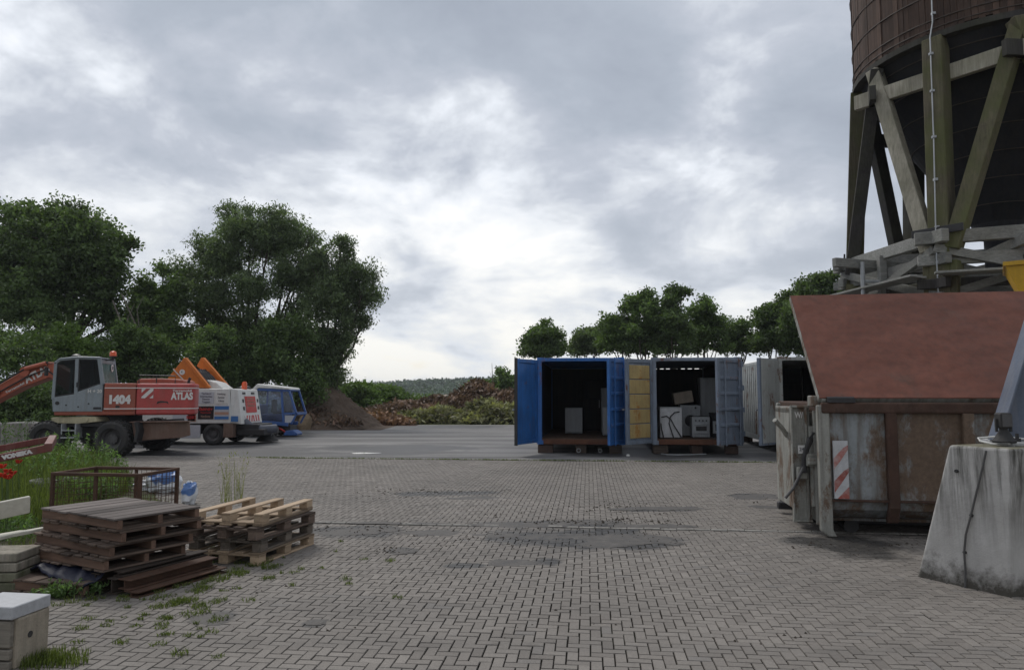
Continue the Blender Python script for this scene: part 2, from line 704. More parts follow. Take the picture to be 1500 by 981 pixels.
def make_pavers():
    ca, sa = math.cos(YA), math.sin(YA)
    quads = []      # u0,u1,v0,v1
    NU, NV = int(30 / PW), int(V_BORDER / PW) + 30
    g0, g1 = int((V_GUTTER + 1) / PW), int((V_GUTTER + 1) / PW) + 2
    vmax = int((V_BORDER + 1) / PW)
    for j in range(0, vmax):
        v = -1 + j * PW
        for i in range(-NU // 2 - 20, NU // 2 + 30):
            u = i * PW
            if abs(u - .06 * v) > 3.6 + .80 * max(v, 0):
                continue
            x = u * ca + v * sa
            y = -u * sa + v * ca
            if x < float(soil_edge(y)) - .25 + .25 * math.sin(y * 5.1) * math.sin(y * 2.3 + 1):
                continue
            if j in (g0, g1 - 1):
                continue
            m = (i - j) % 4
            if m == 0:
                quads.append((u, u + 2 * PW, v, v + PW))
            elif m == 3:
                if j + 1 in (g0, g1 - 1) or j + 1 >= vmax:
                    quads.append((u, u + PW, v, v + PW))
                else:
                    quads.append((u, u + PW, v, v + 2 * PW))
            elif m == 2 and (j - 1) in (g0, g1 - 1):
                quads.append((u, u + PW, v, v + PW))
    Q = np.array(quads)
    n = len(Q)
    print('pavers', n)
    jn = .0033
    ch = .0025
    u0, u1, v0, v1 = Q[:, 0] + jn, Q[:, 1] - jn, Q[:, 2] + jn, Q[:, 3] - jn
    z = rng.normal(0, .0011, n)
    tx = rng.normal(0, .0005, n)
    ty = rng.normal(0, .0005, n)
    du = rng.normal(0, .0011, n)
    dv = rng.normal(0, .0011, n)
    top = [(u0 + ch, v0 + ch), (u1 - ch, v0 + ch), (u1 - ch, v1 - ch), (u0 + ch, v1 - ch)]
    bot = [(u0, v0), (u1, v0), (u1, v1), (u0, v1)]
    P = []
    for k, (uu, vv) in enumerate(top + bot):
        uu = uu + du
        vv = vv + dv
        sgx = (1 if k % 4 in (1, 2) else -1)
        sgy = (1 if k % 4 in (2, 3) else -1)
        zz = z + tx * sgx + ty * sgy - (0 if k < 4 else .008)
        # the paving dips a little towards its gutter
        dip = -.012 * np.exp(-((vv - V_GUTTER - PW) / .8) ** 2) + .0022 * (np.sin(uu * 1.9 + vv * .35) + np.sin(vv * 2.3 - uu * .5) * .7 + np.sin(uu * 4.1 + vv * 3.3) * .4)
        P.append(np.stack([uu * ca + vv * sa, -uu * sa + vv * ca, zz + dip], -1))
    V = np.stack(P, 1).reshape(-1, 3)
    base = (np.arange(n) * 8)[:, None]
    fs = np.array([[0, 1, 2, 3], [4, 5, 1, 0], [5, 6, 2, 1], [6, 7, 3, 2], [7, 4, 0, 3]])
    F = (base[:, :, None] + fs[None]).reshape(-1, 4)
    rnd = np.repeat(np.clip(rng.normal(.5, .22, n), 0, 1), 5)
    o = np_mesh('paved_yard', V, F, paver_mat('pavers'), None, rnd)
    tag(o, kind='structure')
    # bedding sheet showing in the joints
    mb = MB()
    c = [(-16, -1.2), (17, -1.2), (19, V_BORDER), (-15, V_BORDER)]
    N = 40
    vs, fs2 = [], []
    for jj in range(N + 1):
        vv = -1.2 + (V_BORDER + 1.2 - .02) * jj / N
        dip = -.012 * math.exp(-((vv - V_GUTTER - PW) / .8) ** 2)
        for uu in (-20, 22):
            p = yard(uu, vv)
            vs.append((p.x, p.y, -.013 + dip))
    for jj in range(N):
        fs2.append((2 * jj, 2 * jj + 1, 2 * jj + 3, 2 * jj + 2))
    mb.add(vs, fs2)
    tag(mb.build('paving_bed', paver_mat('paver_joint', True)), kind='structure')


make_pavers()

M_kerbstone = paint('gutter_stone', (.34, .325, .30), .85, var=.3, scale=4, dirt=.25, streak=False, bump=.5, spec=.2)
M_stonedark = paint('gutter_stone_dark', (.22, .21, .195), .85, var=.35, scale=4, dirt=.3, streak=False, bump=.5, spec=.2)


def stone_row(name, v, width, u0, u1, L, mat, zt, dip):
    mb = MB()
    u = u0
    while u < u1:
        l_ = L * random.uniform(.96, 1.04)
        p = yard(u + l_ / 2, v + width / 2)
        mb.box((p.x, p.y, zt - .06 + random.gauss(0, .002) + dip), (l_ - .008, width - .008, .12), Matrix.Rotation(-YA, 3, 'Z'))
        u += l_
    return tag(mb.build(name, mat, None, .006), kind='structure')


stone_row('gutter', V_GUTTER + .05, PW * .95, -5.5, 14, .2, M_kerbstone, 0.002, -.012)
stone_row('gutter', V_GUTTER + .05 + PW, PW * .95, -5.5, 14, .2, M_stonedark, -.003, -.012)
stone_row('kerb_row', V_BORDER, .16, -20, 20, .3, M_kerbstone, .012, 0)


def mud_patches():
    from mathutils import noise as mn
    b = NB('dried_mud')
    geo = b.n('ShaderNodeNewGeometry')
    n = b.noise(geo.outputs['Position'], 6, 7, .7)
    col = b.mix(b.ramp(n, [(.35, 0.0), (.65, 1.0)]), (.045, .041, .038), (.115, .106, .098))
    b.bsdf(col, b.ramp(n, [(.3, .55), (.7, .9)]), 0, b.bump(n, .5, .006), .35)
    mb = MB()
    res = .022
    for (px0, px1, py, h, w_) in ((690, 960, 783, 13, .9), (850, 988, 789, 15, .7), (590, 700, 779, 6, 1.0), (440, 590, 777, 12, .9), (596, 690, 781, 8, .7), (690, 960, 768, 6, 1.0), (436, 640, 764, 4, .9),
                                  (800, 900, 764, 6, .9), (570, 612, 806, 8, .6), (288, 350, 907, 17, .8), (440, 478, 912, 10, .5), (730, 800, 823, 8, .8), (850, 925, 797, 9, .5),
                                  (660, 760, 729, 5, .6), (900, 1030, 744, 4, .8), (1080, 1150, 728, 6, .9), (1090, 1150, 743, 5, .7)):
        cx_, cy_, rx, ry, _ = stain(px0, px1, py, h)
        k = random.uniform(0, 50)
        ix, iy = int(rx * 1.5 / res), int(ry * 1.6 / res)
        idx = {}
        vs, fs = [], []
        cells = set()
        for i in range(-ix, ix + 1):
            for j in range(-iy, iy + 1):
                x, y = i * res, j * res
                q = math.hypot(x / rx, y / ry) + w_ * mn.fractal(Vector((x * 1.5 + k, y * 2.6, k)), .9, 2.0, 6) * 1.3
                if q < .92:
                    cells.add((i, j))
        for (i, j) in cells:
            f = []
            for (a, c) in ((0, 0), (1, 0), (1, 1), (0, 1)):
                kk = (i + a, j + c)
                if kk not in idx:
                    idx[kk] = len(vs)
                    p = Vector((cx_ + kk[0] * res, cy_ + kk[1] * res, 0))
                    vv = p.x * math.sin(YA) + p.y * math.cos(YA)
                    inner = all((kk[0] + d_, kk[1] + e_) in cells for d_ in (-1, 0) for e_ in (-1, 0))
                    vs.append((p.x, p.y, (.0042 + random.uniform(0, .0015) if inner else .0005) - .012 * math.exp(-((vv - V_GUTTER - PW) / .8) ** 2)))
                f.append(idx[kk])
            fs.append(f)
        mb.add(vs, fs)
    tag(mb.build('mud', b.m), kind='stuff')
    # crumbs of soil and bark lying about
    mb = MB()
    bands = ((430, 720, 722, 10, 120), (560, 760, 720, 4, 90), (640, 1000, 745, 10, 110), (780, 990, 763, 4, 120), (600, 990, 790, 14, 120), (560, 610, 806, 3, 50), (440, 600, 775, 10, 60),
             (1060, 1150, 730, 8, 60), (200, 420, 880, 40, 60), (860, 1000, 740, 14, 60), (1150, 1340, 800, 12, 60), (300, 1100, 700, 10, 60), (100, 1400, 900, 60, 50))
    for (a, c, y, sd, n_) in bands:
        k = 0
        while k < n_:
            c0 = gnd(random.uniform(a, c), random.gauss(y, sd * .5))
            for _ in range(random.randint(1, 5)):
                r_ = random.choice((.005, .007, .009, .012, .018))
                x, y2 = c0.x + random.gauss(0, .10), c0.y + random.gauss(0, .05)
                pts = []
                for (dx, dy, dz) in ((-1, 0, 0), (0, -.8, 0), (1.1, 0, 0), (0, .8, 0), (0, 0, .7)):
                    pts.append((x + dx * r_ * random.uniform(.7, 1.5), y2 + dy * r_ * random.uniform(.7, 1.3), (.7 if dz else -.3) * r_ + (.0)))
                mb.add(pts, [(0, 1, 4), (1, 2, 4), (2, 3, 4), (3, 0, 4)])
                k += 1
    tag(mb.build('debris', paint('soil_crumbs', (.075, .063, .052), .95, var=.4, dirt=0, spec=.1)), kind='stuff')


mud_patches()


def asphalt_mat():
    b = NB('asphalt')
    geo = b.n('ShaderNodeNewGeometry')
    pos = geo.outputs['Position']
    big = b.noise(pos, .16, 5, .6)
    col = b.mix(b.ramp(big, [(.35, 0.0), (.65, 1.0)]), (.19, .184, .179), (.265, .257, .249))
    mp = b.n('ShaderNodeMapping')
    mp.inputs['Rotation'].default_value = (0, 0, YA - .1)
    mp.inputs['Scale'].default_value = (.10, 1.0, 1)
    b.l(pos, mp.inputs[0])
    st = b.noise(mp.outputs[0], 1.1, 7, .65, .4)
    col = b.mix(b.ramp(st, [(.47, 0.0), (.60, .7)]), col, (.075, .073, .073))
    nz = b.noise(pos, .7, 7, .7)
    tot = None
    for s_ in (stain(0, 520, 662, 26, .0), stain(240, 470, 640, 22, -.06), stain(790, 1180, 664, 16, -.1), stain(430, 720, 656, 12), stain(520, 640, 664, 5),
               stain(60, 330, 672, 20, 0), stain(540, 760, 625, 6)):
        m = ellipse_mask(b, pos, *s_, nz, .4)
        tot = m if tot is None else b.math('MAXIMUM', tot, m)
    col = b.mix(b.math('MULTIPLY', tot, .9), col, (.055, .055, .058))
    fine = b.noise(pos, 40, 4, .75)
    col = b.mix(b.ramp(fine, [(.3, .65), (.6, 1.0)]), (.01, .01, .01), col)
    b.bsdf(col, b.mix(tot, .85, .6), 0, b.bump(fine, .4, .006), .3)
    return b.m


mb = MB()
poly = [yard(-34, V_BORDER + .16), yard(24, V_BORDER + .16), yard(24, 40), yard(8, 50), yard(-16, 52), yard(-34, 44)]
mb.add([(p.x, p.y, -.004) for p in poly], [tuple(range(len(poly)))])
tag(mb.build('asphalt', asphalt_mat()), kind='structure')

# a shallow puddle catching the sky
b = NB('puddle_water')
b.bsdf((.03, .03, .03), .03, 0, None, .8)
mb = MB()
pa, pc = gnd(513, 663.5), gnd(554, 663.5)
mid = (pa + pc) / 2
pts = []
for k in range(28):
    t = 2 * math.pi * k / 28
    q = 1 + .18 * math.sin(3 * t + 1) + .1 * math.sin(5 * t)
    pts.append((mid.x + math.cos(t) * (pc - pa).length / 2 * q, mid.y + math.sin(t) * .22 * q, .003))
mb.add(pts, [tuple(range(28))])
tag(mb.build('puddle', b.m), kind='structure')

# soil strip along the left, under the weeds and the stored material
b = NB('soil')
v = b.coord()
n = b.noise(v, 3, 8, .7)
n2 = b.noise(v, .9, 4)
col = b.mix(b.ramp(n, [(.3, 0.0), (.7, 1.0)]), (.035, .028, .02), (.10, .085, .065))
col = b.mix(b.ramp(n2, [(.42, 0.0), (.6, .7)]), col, (.045, .06, .02))
b.bsdf(col, .95, 0, b.bump(n, .6, .03), .15)
M_soil = b.m
vs, fs = [], []
YS = np.linspace(2.2, 18.0, 60)
NXS = 26
for y in YS:
    xr = float(soil_edge(y)) + .1
    for k in range(NXS):
        t = k / (NXS - 1)
        x = -16 + (xr + 16) * (t ** .6)
        h = .02 + .05 * math.sin(x * 2.3 + y) * math.sin(y * 1.9) * (1 - t) + random.gauss(0, .008)
        vs.append((x, y, h if t < .97 else -.012))
for j in range(len(YS) - 1):
    for k in range(NXS - 1):
        a = j * NXS + k
        fs.append((a, a + 1, a + NXS + 1, a + NXS))
mb = MB().add(vs, fs, True)
tag(mb.build('soil_strip', M_soil), kind='structure')


# ------------------------------------------------------------------ small plants
M_grass = leafmat('grass_blades', (.085, .12, .036), .4, .45, (.03, .02, 0))
M_weed = leafmat('weed_leaves', (.10, .165, .06), .4, .5, (.02, .03, .01))


def blades(P, hgt, wid, lean=.35, hv=.5):
    n = len(P)
    th = rng.uniform(0, 2 * math.pi, n)
    H = hgt * (1 + hv * rng.uniform(-1, 1, n))
    ln = lean * rng.uniform(.2, 1, n) * H
    ph = rng.uniform(0, 2 * math.pi, n)
    s_ = np.stack([np.cos(th), np.sin(th), 0 * th], -1) * wid * .5
    m = P + np.stack([np.cos(ph) * ln * .35, np.sin(ph) * ln * .35, H * .6], -1)
    t = P + np.stack([np.cos(ph) * ln, np.sin(ph) * ln, H], -1)
    V = np.stack([P - s_, P + s_, m + s_ * .7, m - s_ * .7, t - s_ * .1, t + s_ * .1], 1).reshape(-1, 3)
    base = (np.arange(n) * 6)[:, None]
    F = (base[:, :, None] + np.array([[0, 1, 2, 3], [3, 2, 5, 4]])[None]).reshape(-1, 4)
    return V, F


def pts_in_patch(cx, cy, rx, ry, n, z=0.0):
    r = np.sqrt(rng.uniform(0, 1, n))
    t = rng.uniform(0, 2 * math.pi, n)
    return np.stack([cx + rx * r * np.cos(t), cy + ry * r * np.sin(t), np.full(n, z)], -1)


def merge(lst):
    Vs, Fs, o = [], [], 0
    for V, F in lst:
        Vs.append(V)
        Fs.append(F + o)
        o += len(V)
    return np.concatenate(Vs), np.concatenate(Fs)


def grass_field():
    L = []
    for (px, py, rx, ry, n, h) in ((20, 730, 1.7, 1.3, 2400, .36), (75, 712, 1.1, .9, 1500, .32), (0, 705, 1.8, 1.2, 2200, .42),
                                   (110, 705, 1.0, .6, 1300, .25), (20, 695, 1.9, 1.1, 2200, .42), (60, 765, .8, .5, 500, .22),
                                   (60, 820, .4, .4, 400, .2), (25, 970, .34, .10, 600, .06), (66, 972, .26, .10, 380, .05), (95, 960, .15, .12, 120, .04),
                                   (120, 858, .3, .08, 300, .08), (130, 745, 1.2, .5, 400, .15),
                                   (10, 760, 1.0, .5, 600, .3)):
        c = gnd(px, py)
        L.append(blades(pts_in_patch(c.x, c.y, rx, ry, n), h, .012 if h > .2 else .006))
    V, F = merge(L)
    tag(np_mesh('grass', V, F, M_grass, None, rng.uniform(0, 1, len(F))), kind='stuff')
    # tufts rooted in the paving joints
    L = []
    spots = []
    for _ in range(230):
        px = random.gauss(300, 120)
        py = random.gauss(860, 45)
        if px < 70 or px > 620 or py < 790 or py > 975:
            continue
        if py > 990 - (px - 80) * .3 and random.random() < .5:
            continue
        if px > 330 and py > 850 and random.random() < .75:
            continue
        spots.append((px, py, random.uniform(.02, .07)))
    spots += [(375, 828, .10), (385, 822, .1), (350, 840, .09), (320, 848, .1), (300, 862, .08), (275, 880, .09), (260, 884, .08), (290, 888, .07), (232, 890, .07), (395, 832, .08)] * 2
    for px, py, r in spots:
        c = gnd(px, py)
        h = random.uniform(.008, .024) + r * .18
        L.append(blades(pts_in_patch(c.x, c.y, r, r * .8, int(12 + 480 * r)), h, .006, 1.2))
    for _ in range(420):      # along the kerb row at the end of the paving
        u = random.uniform(-9, 9)
        p = yard(u, V_BORDER - .02 + random.gauss(0, .02))
        L.append(blades(pts_in_patch(p.x, p.y, .12, .03, 10), .03, .012, .9))
    V, F = merge(L)
    tag(np_mesh('grass', V, F, M_grass, None, rng.uniform(0, 1, len(F))), kind='stuff')


grass_field()


def leafy_stems(cx, cy, rx, ry, n, h, leaf, per=26):
    """upright weed stems with leaves up their length"""
    P, S = [], []
    base = pts_in_patch(cx, cy, rx, ry, n)
    for p in base:
        H = h * random.uniform(.55, 1.15)
        dx, dy = random.gauss(0, .08), random.gauss(0, .08)
        for k in range(per):
            t = k / per
            a = k * 2.4
            rr = leaf * (.8 - .45 * t)
            P.append((p[0] + dx * t + math.cos(a) * rr, p[1] + dy * t + math.sin(a) * rr, .03 + H * t + random.gauss(0, .01)))
        S.append((p, (p[0] + dx, p[1] + dy, H)))
    P = np.array(P)
    V, F = leaf_quads(P, leaf * 1.5, .32, -.5)
    sv = [blades(np.array([p for p, q in S]), h * .9, .010, .1, .2)]
    return merge([(V, F)] + sv)


def weeds():
    L = []
    for (px, py, rx, ry, n, h, lf) in ((110, 702, .8, .4, 55, .62, .05), (140, 699, .35, .25, 14, .6, .05), (95, 692, .7, .4, 40, .8, .05),
                                       (20, 700, 1.2, .7, 60, .6, .05), (168, 704, .2, .2, 7, .36, .045), (60, 715, 1.0, .5, 50, .5, .045),
                                       (130, 735, .4, .4, 55, .36, .05), (165, 724, .25, .3, 22, .32, .05), (30, 668, 1.2, .5, 30, 1.0, .06),
                                       (100, 874, .16, .06, 16, .09, .025), (80, 876, .12, .05, 10, .07, .025), (128, 872, .12, .06, 10, .09, .025),
                                       (40, 790, .7, .3, 40, .3, .04)):
        c = gnd(px, py)
        L.append(leafy_stems(c.x, c.y, rx, ry, n, h, lf))
    V, F = merge(L)
    tag(np_mesh('weeds', V, F, M_weed, None, rng.uniform(0, 1, len(F))), kind='stuff')


weeds()

# poppies
M_poppy = paint('poppy_petals', (.62, .03, .015), .6, var=.2, dirt=0)
M_stem = paint('plant_stem', (.07, .11, .03), .7, var=.2, dirt=0)
POP = [(3, 683, 7.6, 'poppy with its red head nearest the left edge, just below the red drawbar'),
       (2, 696, 7.5, 'lower red poppy at the left edge above the white bench plank'),
       (10, 690, 7.9, 'small red poppy between the two at the left edge and the cluster'),
       (9, 698, 7.6, 'left poppy of the low red cluster in the tall grass'),
       (12, 699, 7.8, 'lowest poppy of the red cluster in the tall grass'),
       (18, 693, 8.0, 'rightmost big poppy of the red cluster in the tall grass'),
       (27, 676, 9.0, 'lone red poppy close under the lettering of the red drawbar')]
for px, py, Y, lab in POP:
    h = at(px, py, Y)
    t = thing('poppy', lab, 'flower', (h.x, h.y, 0), 0, 'red poppies in the grass')
    mb = MB().tube([(0, 0, 0), (.02, .01, h.z * .6), (0, 0, h.z - .01)], .004, 6)
    mb.build('stem', M_stem, t)
    mb = MB()
    for k in range(5):
        a = k * 1.257
        vs = []
        for q, (r, z) in enumerate(((.006, 0), (.03, .012), (.045, .04))):
            for s_ in (-.55, 0, .55):
                vs.append((r * math.cos(a + s_), r * math.sin(a + s_), z + .006 * math.cos(3 * s_)))
        mb.add(vs, [(0, 1, 4, 3), (1, 2, 5, 4), (3, 4, 7, 6), (4, 5, 8, 7)], True)
    mb.build('petals', M_poppy, t, loc=(0, 0, h.z - .02))

# tall dry grass clump beyond the new pallets
M_dry = leafmat('dry_grass', (.17, .19, .075), .4, .35, (.05, .03, .01))
c = gnd(340, 735)
V, F = blades(pts_in_patch(c.x, c.y, .17, .12, 60), .60, .0065, .32, .5)
P = pts_in_patch(c.x, c.y, .24, .15, 70)
P[:, 2] = rng.uniform(.35, .78, 70)
V2, F2 = leaf_quads(P, .05, .22, -1.5)
V, F = merge([(V, F), (V2, F2)])
o = np_mesh('grass_tuft', V - np.array([c.x, c.y, 0]), F, M_dry, None, rng.uniform(0, 1, len(F)), (c.x, c.y, 0))
tag(o, 'tall yellowish grass clump with seed heads on the paving behind the pale pallets', 'grass clump')

# ------------------------------------------------------------------ trees
M_bark = paint('bark', (.085, .07, .055), .9, var=.4, scale=6, dirt=.2, bump=.6, spec=.15)
M_barkpale = paint('bark_pale', (.22, .20, .17), .9, var=.4, scale=6, dirt=.3, bump=.6, spec=.15)
L_DARK = leafmat('leaves_dark', (.082, .122, .050), .4, .72, (.006, .012, 0))
L_MID = leafmat('leaves_mid', (.095, .145, .055), .42, .72, (.012, .018, .004))
L_WILLOW = leafmat('leaves_willow', (.105, .145, .075), .42, .68, (.016, .02, .012))
L_FRESH = leafmat('leaves_fresh', (.085, .14, .036), .35, .45, (.02, .03, 0))


def crown(blobs, n_leaf, size, aspect, droop, clump=.35, per=18, fringe=.16):
    """leaf clumps through overlapping ellipsoids; the clumps crowd the shell and leave gaps"""
    # every crown mass is broken into smaller boughs with gaps between them
    sub = []
    for bl in blobs:
        big = (bl[3] * bl[4] * bl[5]) ** (1 / 3)
        k = int(np.clip(big * 11, 7, 26))
        for d, f, q in zip(rand_unit(k), rng.uniform(.2, .85, k), rng.uniform(.32, .58, k)):
            sub.append((bl[0] + d[0] * bl[3] * f, bl[1] + d[1] * bl[4] * f, bl[2] + d[2] * bl[5] * f, bl[3] * q, bl[4] * q, bl[5] * q * .8, rng.uniform(-.22, .22)))
    blobs = sub
    vol = np.array([bl[3] * bl[4] * bl[5] for bl in blobs]) ** .72
    vol /= vol.sum()
    Ps, tone = [], []
    for bl, q in zip(blobs, vol):
        nc = max(4, int(n_leaf * q / per))
        d = rand_unit(nc)
        rad = rng.uniform(0, 1, nc) ** .55
        rad = rad * (1 + fringe * rng.normal(size=nc))
        lump = 1 + .16 * np.sin(d[:, 0] * 5 + bl[0]) * np.sin(d[:, 1] * 4 + bl[1]) + .14 * np.sin(d[:, 2] * 6 + bl[2] * 2 + d[:, 0] * 3)
        C = np.array(bl[:3]) + d * np.array(bl[3:6]) * (rad * lump)[:, None]
        tn = np.clip(rng.uniform(0, 1, nc) + bl[6], 0, 1)
        k = rng.integers(int(per * .5), int(per * 1.5) + 1, nc)
        idx = np.repeat(np.arange(nc), k)
        off = rng.normal(size=(len(idx), 3)) * clump * np.array([.55, .55, .38])
        Ps.append(C[idx] + off)
        tone.append(np.clip(tn[idx] * .6 + rng.uniform(0, .4, len(idx)), 0, 1))
    P = np.concatenate(Ps)
    T = np.concatenate(tone)
    V, F = leaf_quads(P, size, aspect, droop)
    return V, F, T


def trunk_mesh(base_r, fork, blobs, lean=(0, 0), twigs=3):
    mb = MB()
    f = Vector((lean[0], lean[1], fork))
    mb.tube([(0, 0, -.3), (lean[0] * .3, lean[1] * .3, fork * .4), f], [base_r * 1.25, base_r, base_r * .8], 9)
    for bl in blobs:
        c = Vector(bl[:3])
        e = c + Vector((0, 0, bl[5] * .55))
        m = f.lerp(c, .5) + Vector((random.gauss(0, .25), random.gauss(0, .25), -.1 * (c - f).length * .5))
        r0 = base_r * .55
        mb.tube([f - Vector((0, 0, .1)), m, c, e], [r0, r0 * .6, r0 * .35, r0 * .1], 6)
        for _ in range(twigs):
            d = Vector(rand_unit(1)[0])
            d.z = abs(d.z) * .7
            q = c + Vector((d.x * bl[3], d.y * bl[4], d.z * bl[5])) * .85
            s_ = m.lerp(c, random.uniform(.3, 1))
            mb.tube([s_, s_.lerp(q, .5) + Vector((0, 0, .12)), q], [r0 * .3, r0 * .2, r0 * .06], 5)
    return mb


def tree(name, label, cat, base, blobs, n_leaf, leafm, size=.2, aspect=.5, droop=.3, r=.2, fork=2.5, lean=(0, 0), bark=None, group=None, clump=.35,
         per=18, fringe=.16, stems=1):
    t = thing(name, label, cat, base, 0, group)
    mb = trunk_mesh(r, fork, blobs, lean)
    for k in range(1, stems):
        a = random.uniform(0, 6.28)
        mb.tube([(.2 * math.cos(a), .2 * math.sin(a), -.2), (.5 * math.cos(a), .5 * math.sin(a), fork * .7), (1.0 * math.cos(a), 1.0 * math.sin(a), fork * 1.8)], [r * .7, r * .5, r * .2], 6)
    mb.build('trunk', bark or M_bark, t)
    V, F, T = crown(blobs, n_leaf, size, aspect, droop, clump, per, fringe)
    np_mesh('crown', V, F, leafm, t, T)
    return t


def px_blobs(base, Y, lst, depth=1.0):
    """crown masses given as (px, py, half width px, half height px, depth offset m) at distance Y; returned in tree space"""
    out = []
    for (px, py, rx, ry, dy) in lst:
        c = at(px, py, Y + dy)
        s_ = (Y + dy) / FPX
        out.append((c.x - base[0], c.y - base[1], c.z - base[2], rx * s_, max(.6, rx * s_ * depth), ry * s_))
    return out


def tree_at(name, label, cat, px, Y, lst, n_leaf, leafm, gz=0.0, **kw):
    c = at(px, HOR, Y)
    base = (c.x, c.y, gz)
    return tree(name, label, cat, base, px_blobs(base, Y, lst), n_leaf, leafm, **kw)


G_LEFT = 'trees behind the parked machines'
tree_at('broadleaf_tree', 'large dark broadleaf tree with a wide crown at the left edge, behind the excavator', 'tree', 95, 36,
        [(95, 365, 85, 66, 0), (30, 350, 60, 52, 1), (160, 380, 44, 52, -1), (60, 430, 80, 60, -1), (150, 440, 50, 60, 0), (0, 420, 55, 70, 0), (110, 325, 50, 28, 0), (25, 315, 34, 20, 0), (190, 360, 18, 22, 0)],
        80000, L_DARK, size=.17, aspect=.62, r=.32, fork=4.0, group=G_LEFT, clump=.32, fringe=.16)
tree_at('broadleaf_tree', 'tall loose willow-like tree with sky showing through its crown, behind the sweeper', 'tree', 365, 39,
        [(365, 345, 66, 50, 0), (320, 390, 50, 50, 0), (420, 360, 40, 55, 1), (300, 440, 50, 45, -1), (375, 430, 45, 40, -1.5), (440, 400, 32, 36, 0), (345, 310, 30, 16, 0), (400, 320, 30, 20, 0), (295, 360, 22, 24, 0), (440, 470, 34, 44, 0), (350, 480, 50, 46, 0), (455, 400, 26, 50, 0), (455, 350, 20, 30, 0), (270, 400, 26, 30, 0), (400, 500, 44, 50, 0), (310, 500, 44, 46, 0), (420, 400, 36, 40, 0)],
        100000, L_WILLOW, size=.165, aspect=.38, droop=.8, r=.2, fork=2.6, group=G_LEFT, clump=.30, fringe=.2, stems=3)
tree_at('broadleaf_tree', 'drooping rounded tree standing rightmost of the left tree group, above the soil heap', 'tree', 490, 38,
        [(512, 405, 38, 46, 0), (484, 440, 46, 60, 0), (532, 430, 24, 38, .5), (530, 470, 20, 34, .3), (500, 360, 22, 26, 0), (470, 520, 40, 60, 0), (505, 490, 24, 50, 0), (535, 415, 16, 26, 0), (465, 380, 26, 36, 0), (480, 560, 30, 30, 0), (455, 575, 24, 26, -1)],
        56000, L_WILLOW, size=.165, aspect=.38, droop=.9, r=.2, fork=3.0, group=G_LEFT, clump=.29, fringe=.2)
tree_at('broadleaf_tree', 'mid sized tree filling the dip between the dark tree and the willow-like tree', 'tree', 232, 38,
        [(225, 450, 46, 36, 0), (215, 420, 24, 24, 0), (250, 430, 34, 38, 0), (205, 480, 44, 44, -1), (255, 500, 44, 50, -1), (240, 395, 10, 14, 0)],
        28000, L_MID, size=.17, aspect=.55, r=.16, fork=3.0, group=G_LEFT)
tree_at('broadleaf_tree', 'dark bushy tree low behind the blue cab vehicle, under the drooping tree', 'tree', 420, 35,
        [(400, 530, 45, 50, 0), (445, 560, 36, 40, 0), (420, 490, 36, 36, 0), (350, 540, 40, 46, 0)],
        30000, L_DARK, size=.17, aspect=.5, r=.14, fork=1.5, group=G_LEFT)
G_BUSH = 'bushes behind the parked machines'
for k, (px, Y, lst, m, lab) in enumerate((
        (30, 29, [(30, 520, 62, 60, 0), (-20, 500, 50, 60, 0), (60, 560, 50, 50, 0)], L_MID, 'broad green bush at the left edge above the excavator boom'),
        (85, 31, [(85, 500, 40, 40, 0), (110, 540, 50, 50, 0)], L_FRESH, 'lighter green bush directly behind the excavator cab'),
        (170, 32, [(170, 530, 50, 50, 0), (190, 500, 30, 34, 0)], L_MID, 'bush behind the amber beacon of the excavator'),
        (235, 33, [(235, 545, 46, 45, 0), (215, 510, 34, 36, 0)], L_DARK, 'dark bush between the excavator hood and the orange arms'),
        (300, 34, [(300, 520, 48, 50, 0), (285, 560, 40, 40, 0)], L_MID, 'bush right behind the raised orange arms of the sweeper'),
        (20, 33, [(10, 445, 50, 40, 0), (55, 480, 44, 40, 0)], L_DARK, 'dark shrub mass below the large dark tree at the left edge'),
        (30, 27, [(20, 590, 60, 40, 0), (75, 600, 40, 34, 0)], L_DARK, 'low dark bush behind the concrete barriers'))):
    tree_at('bush', lab, 'bush', px, Y, lst, 17000, m, size=.14, aspect=.5, r=.07, fork=.8, group=G_BUSH, clump=.24)
# bare leaning stems showing among the bushes
for (a, c_, Y, lab) in (((190, 505), (165, 440), 34.5, 'pale leaning bare trunk rising between the bushes'),
                        ((205, 490), (178, 430), 34.8, 'thin bare dead stem leaning beside the pale trunk')):
    p, q = at(*a, Y), at(*c_, Y)
    t = thing('dead_tree', lab, 'tree', (p.x + .9, p.y, 0))
    f = p - Vector((p.x + .9, p.y, 0))
    g_ = q - Vector((p.x + .9, p.y, 0))
    MB().tube([(0, 0, -.2), f, g_], [.10, .06, .03], 8).tube([f, f.lerp(g_, .5) + Vector((.3, 0, .2)), f.lerp(g_, .6) + Vector((.7, 0, .7))], [.03, .02, .01], 6).build('trunk', M_barkpale, t)

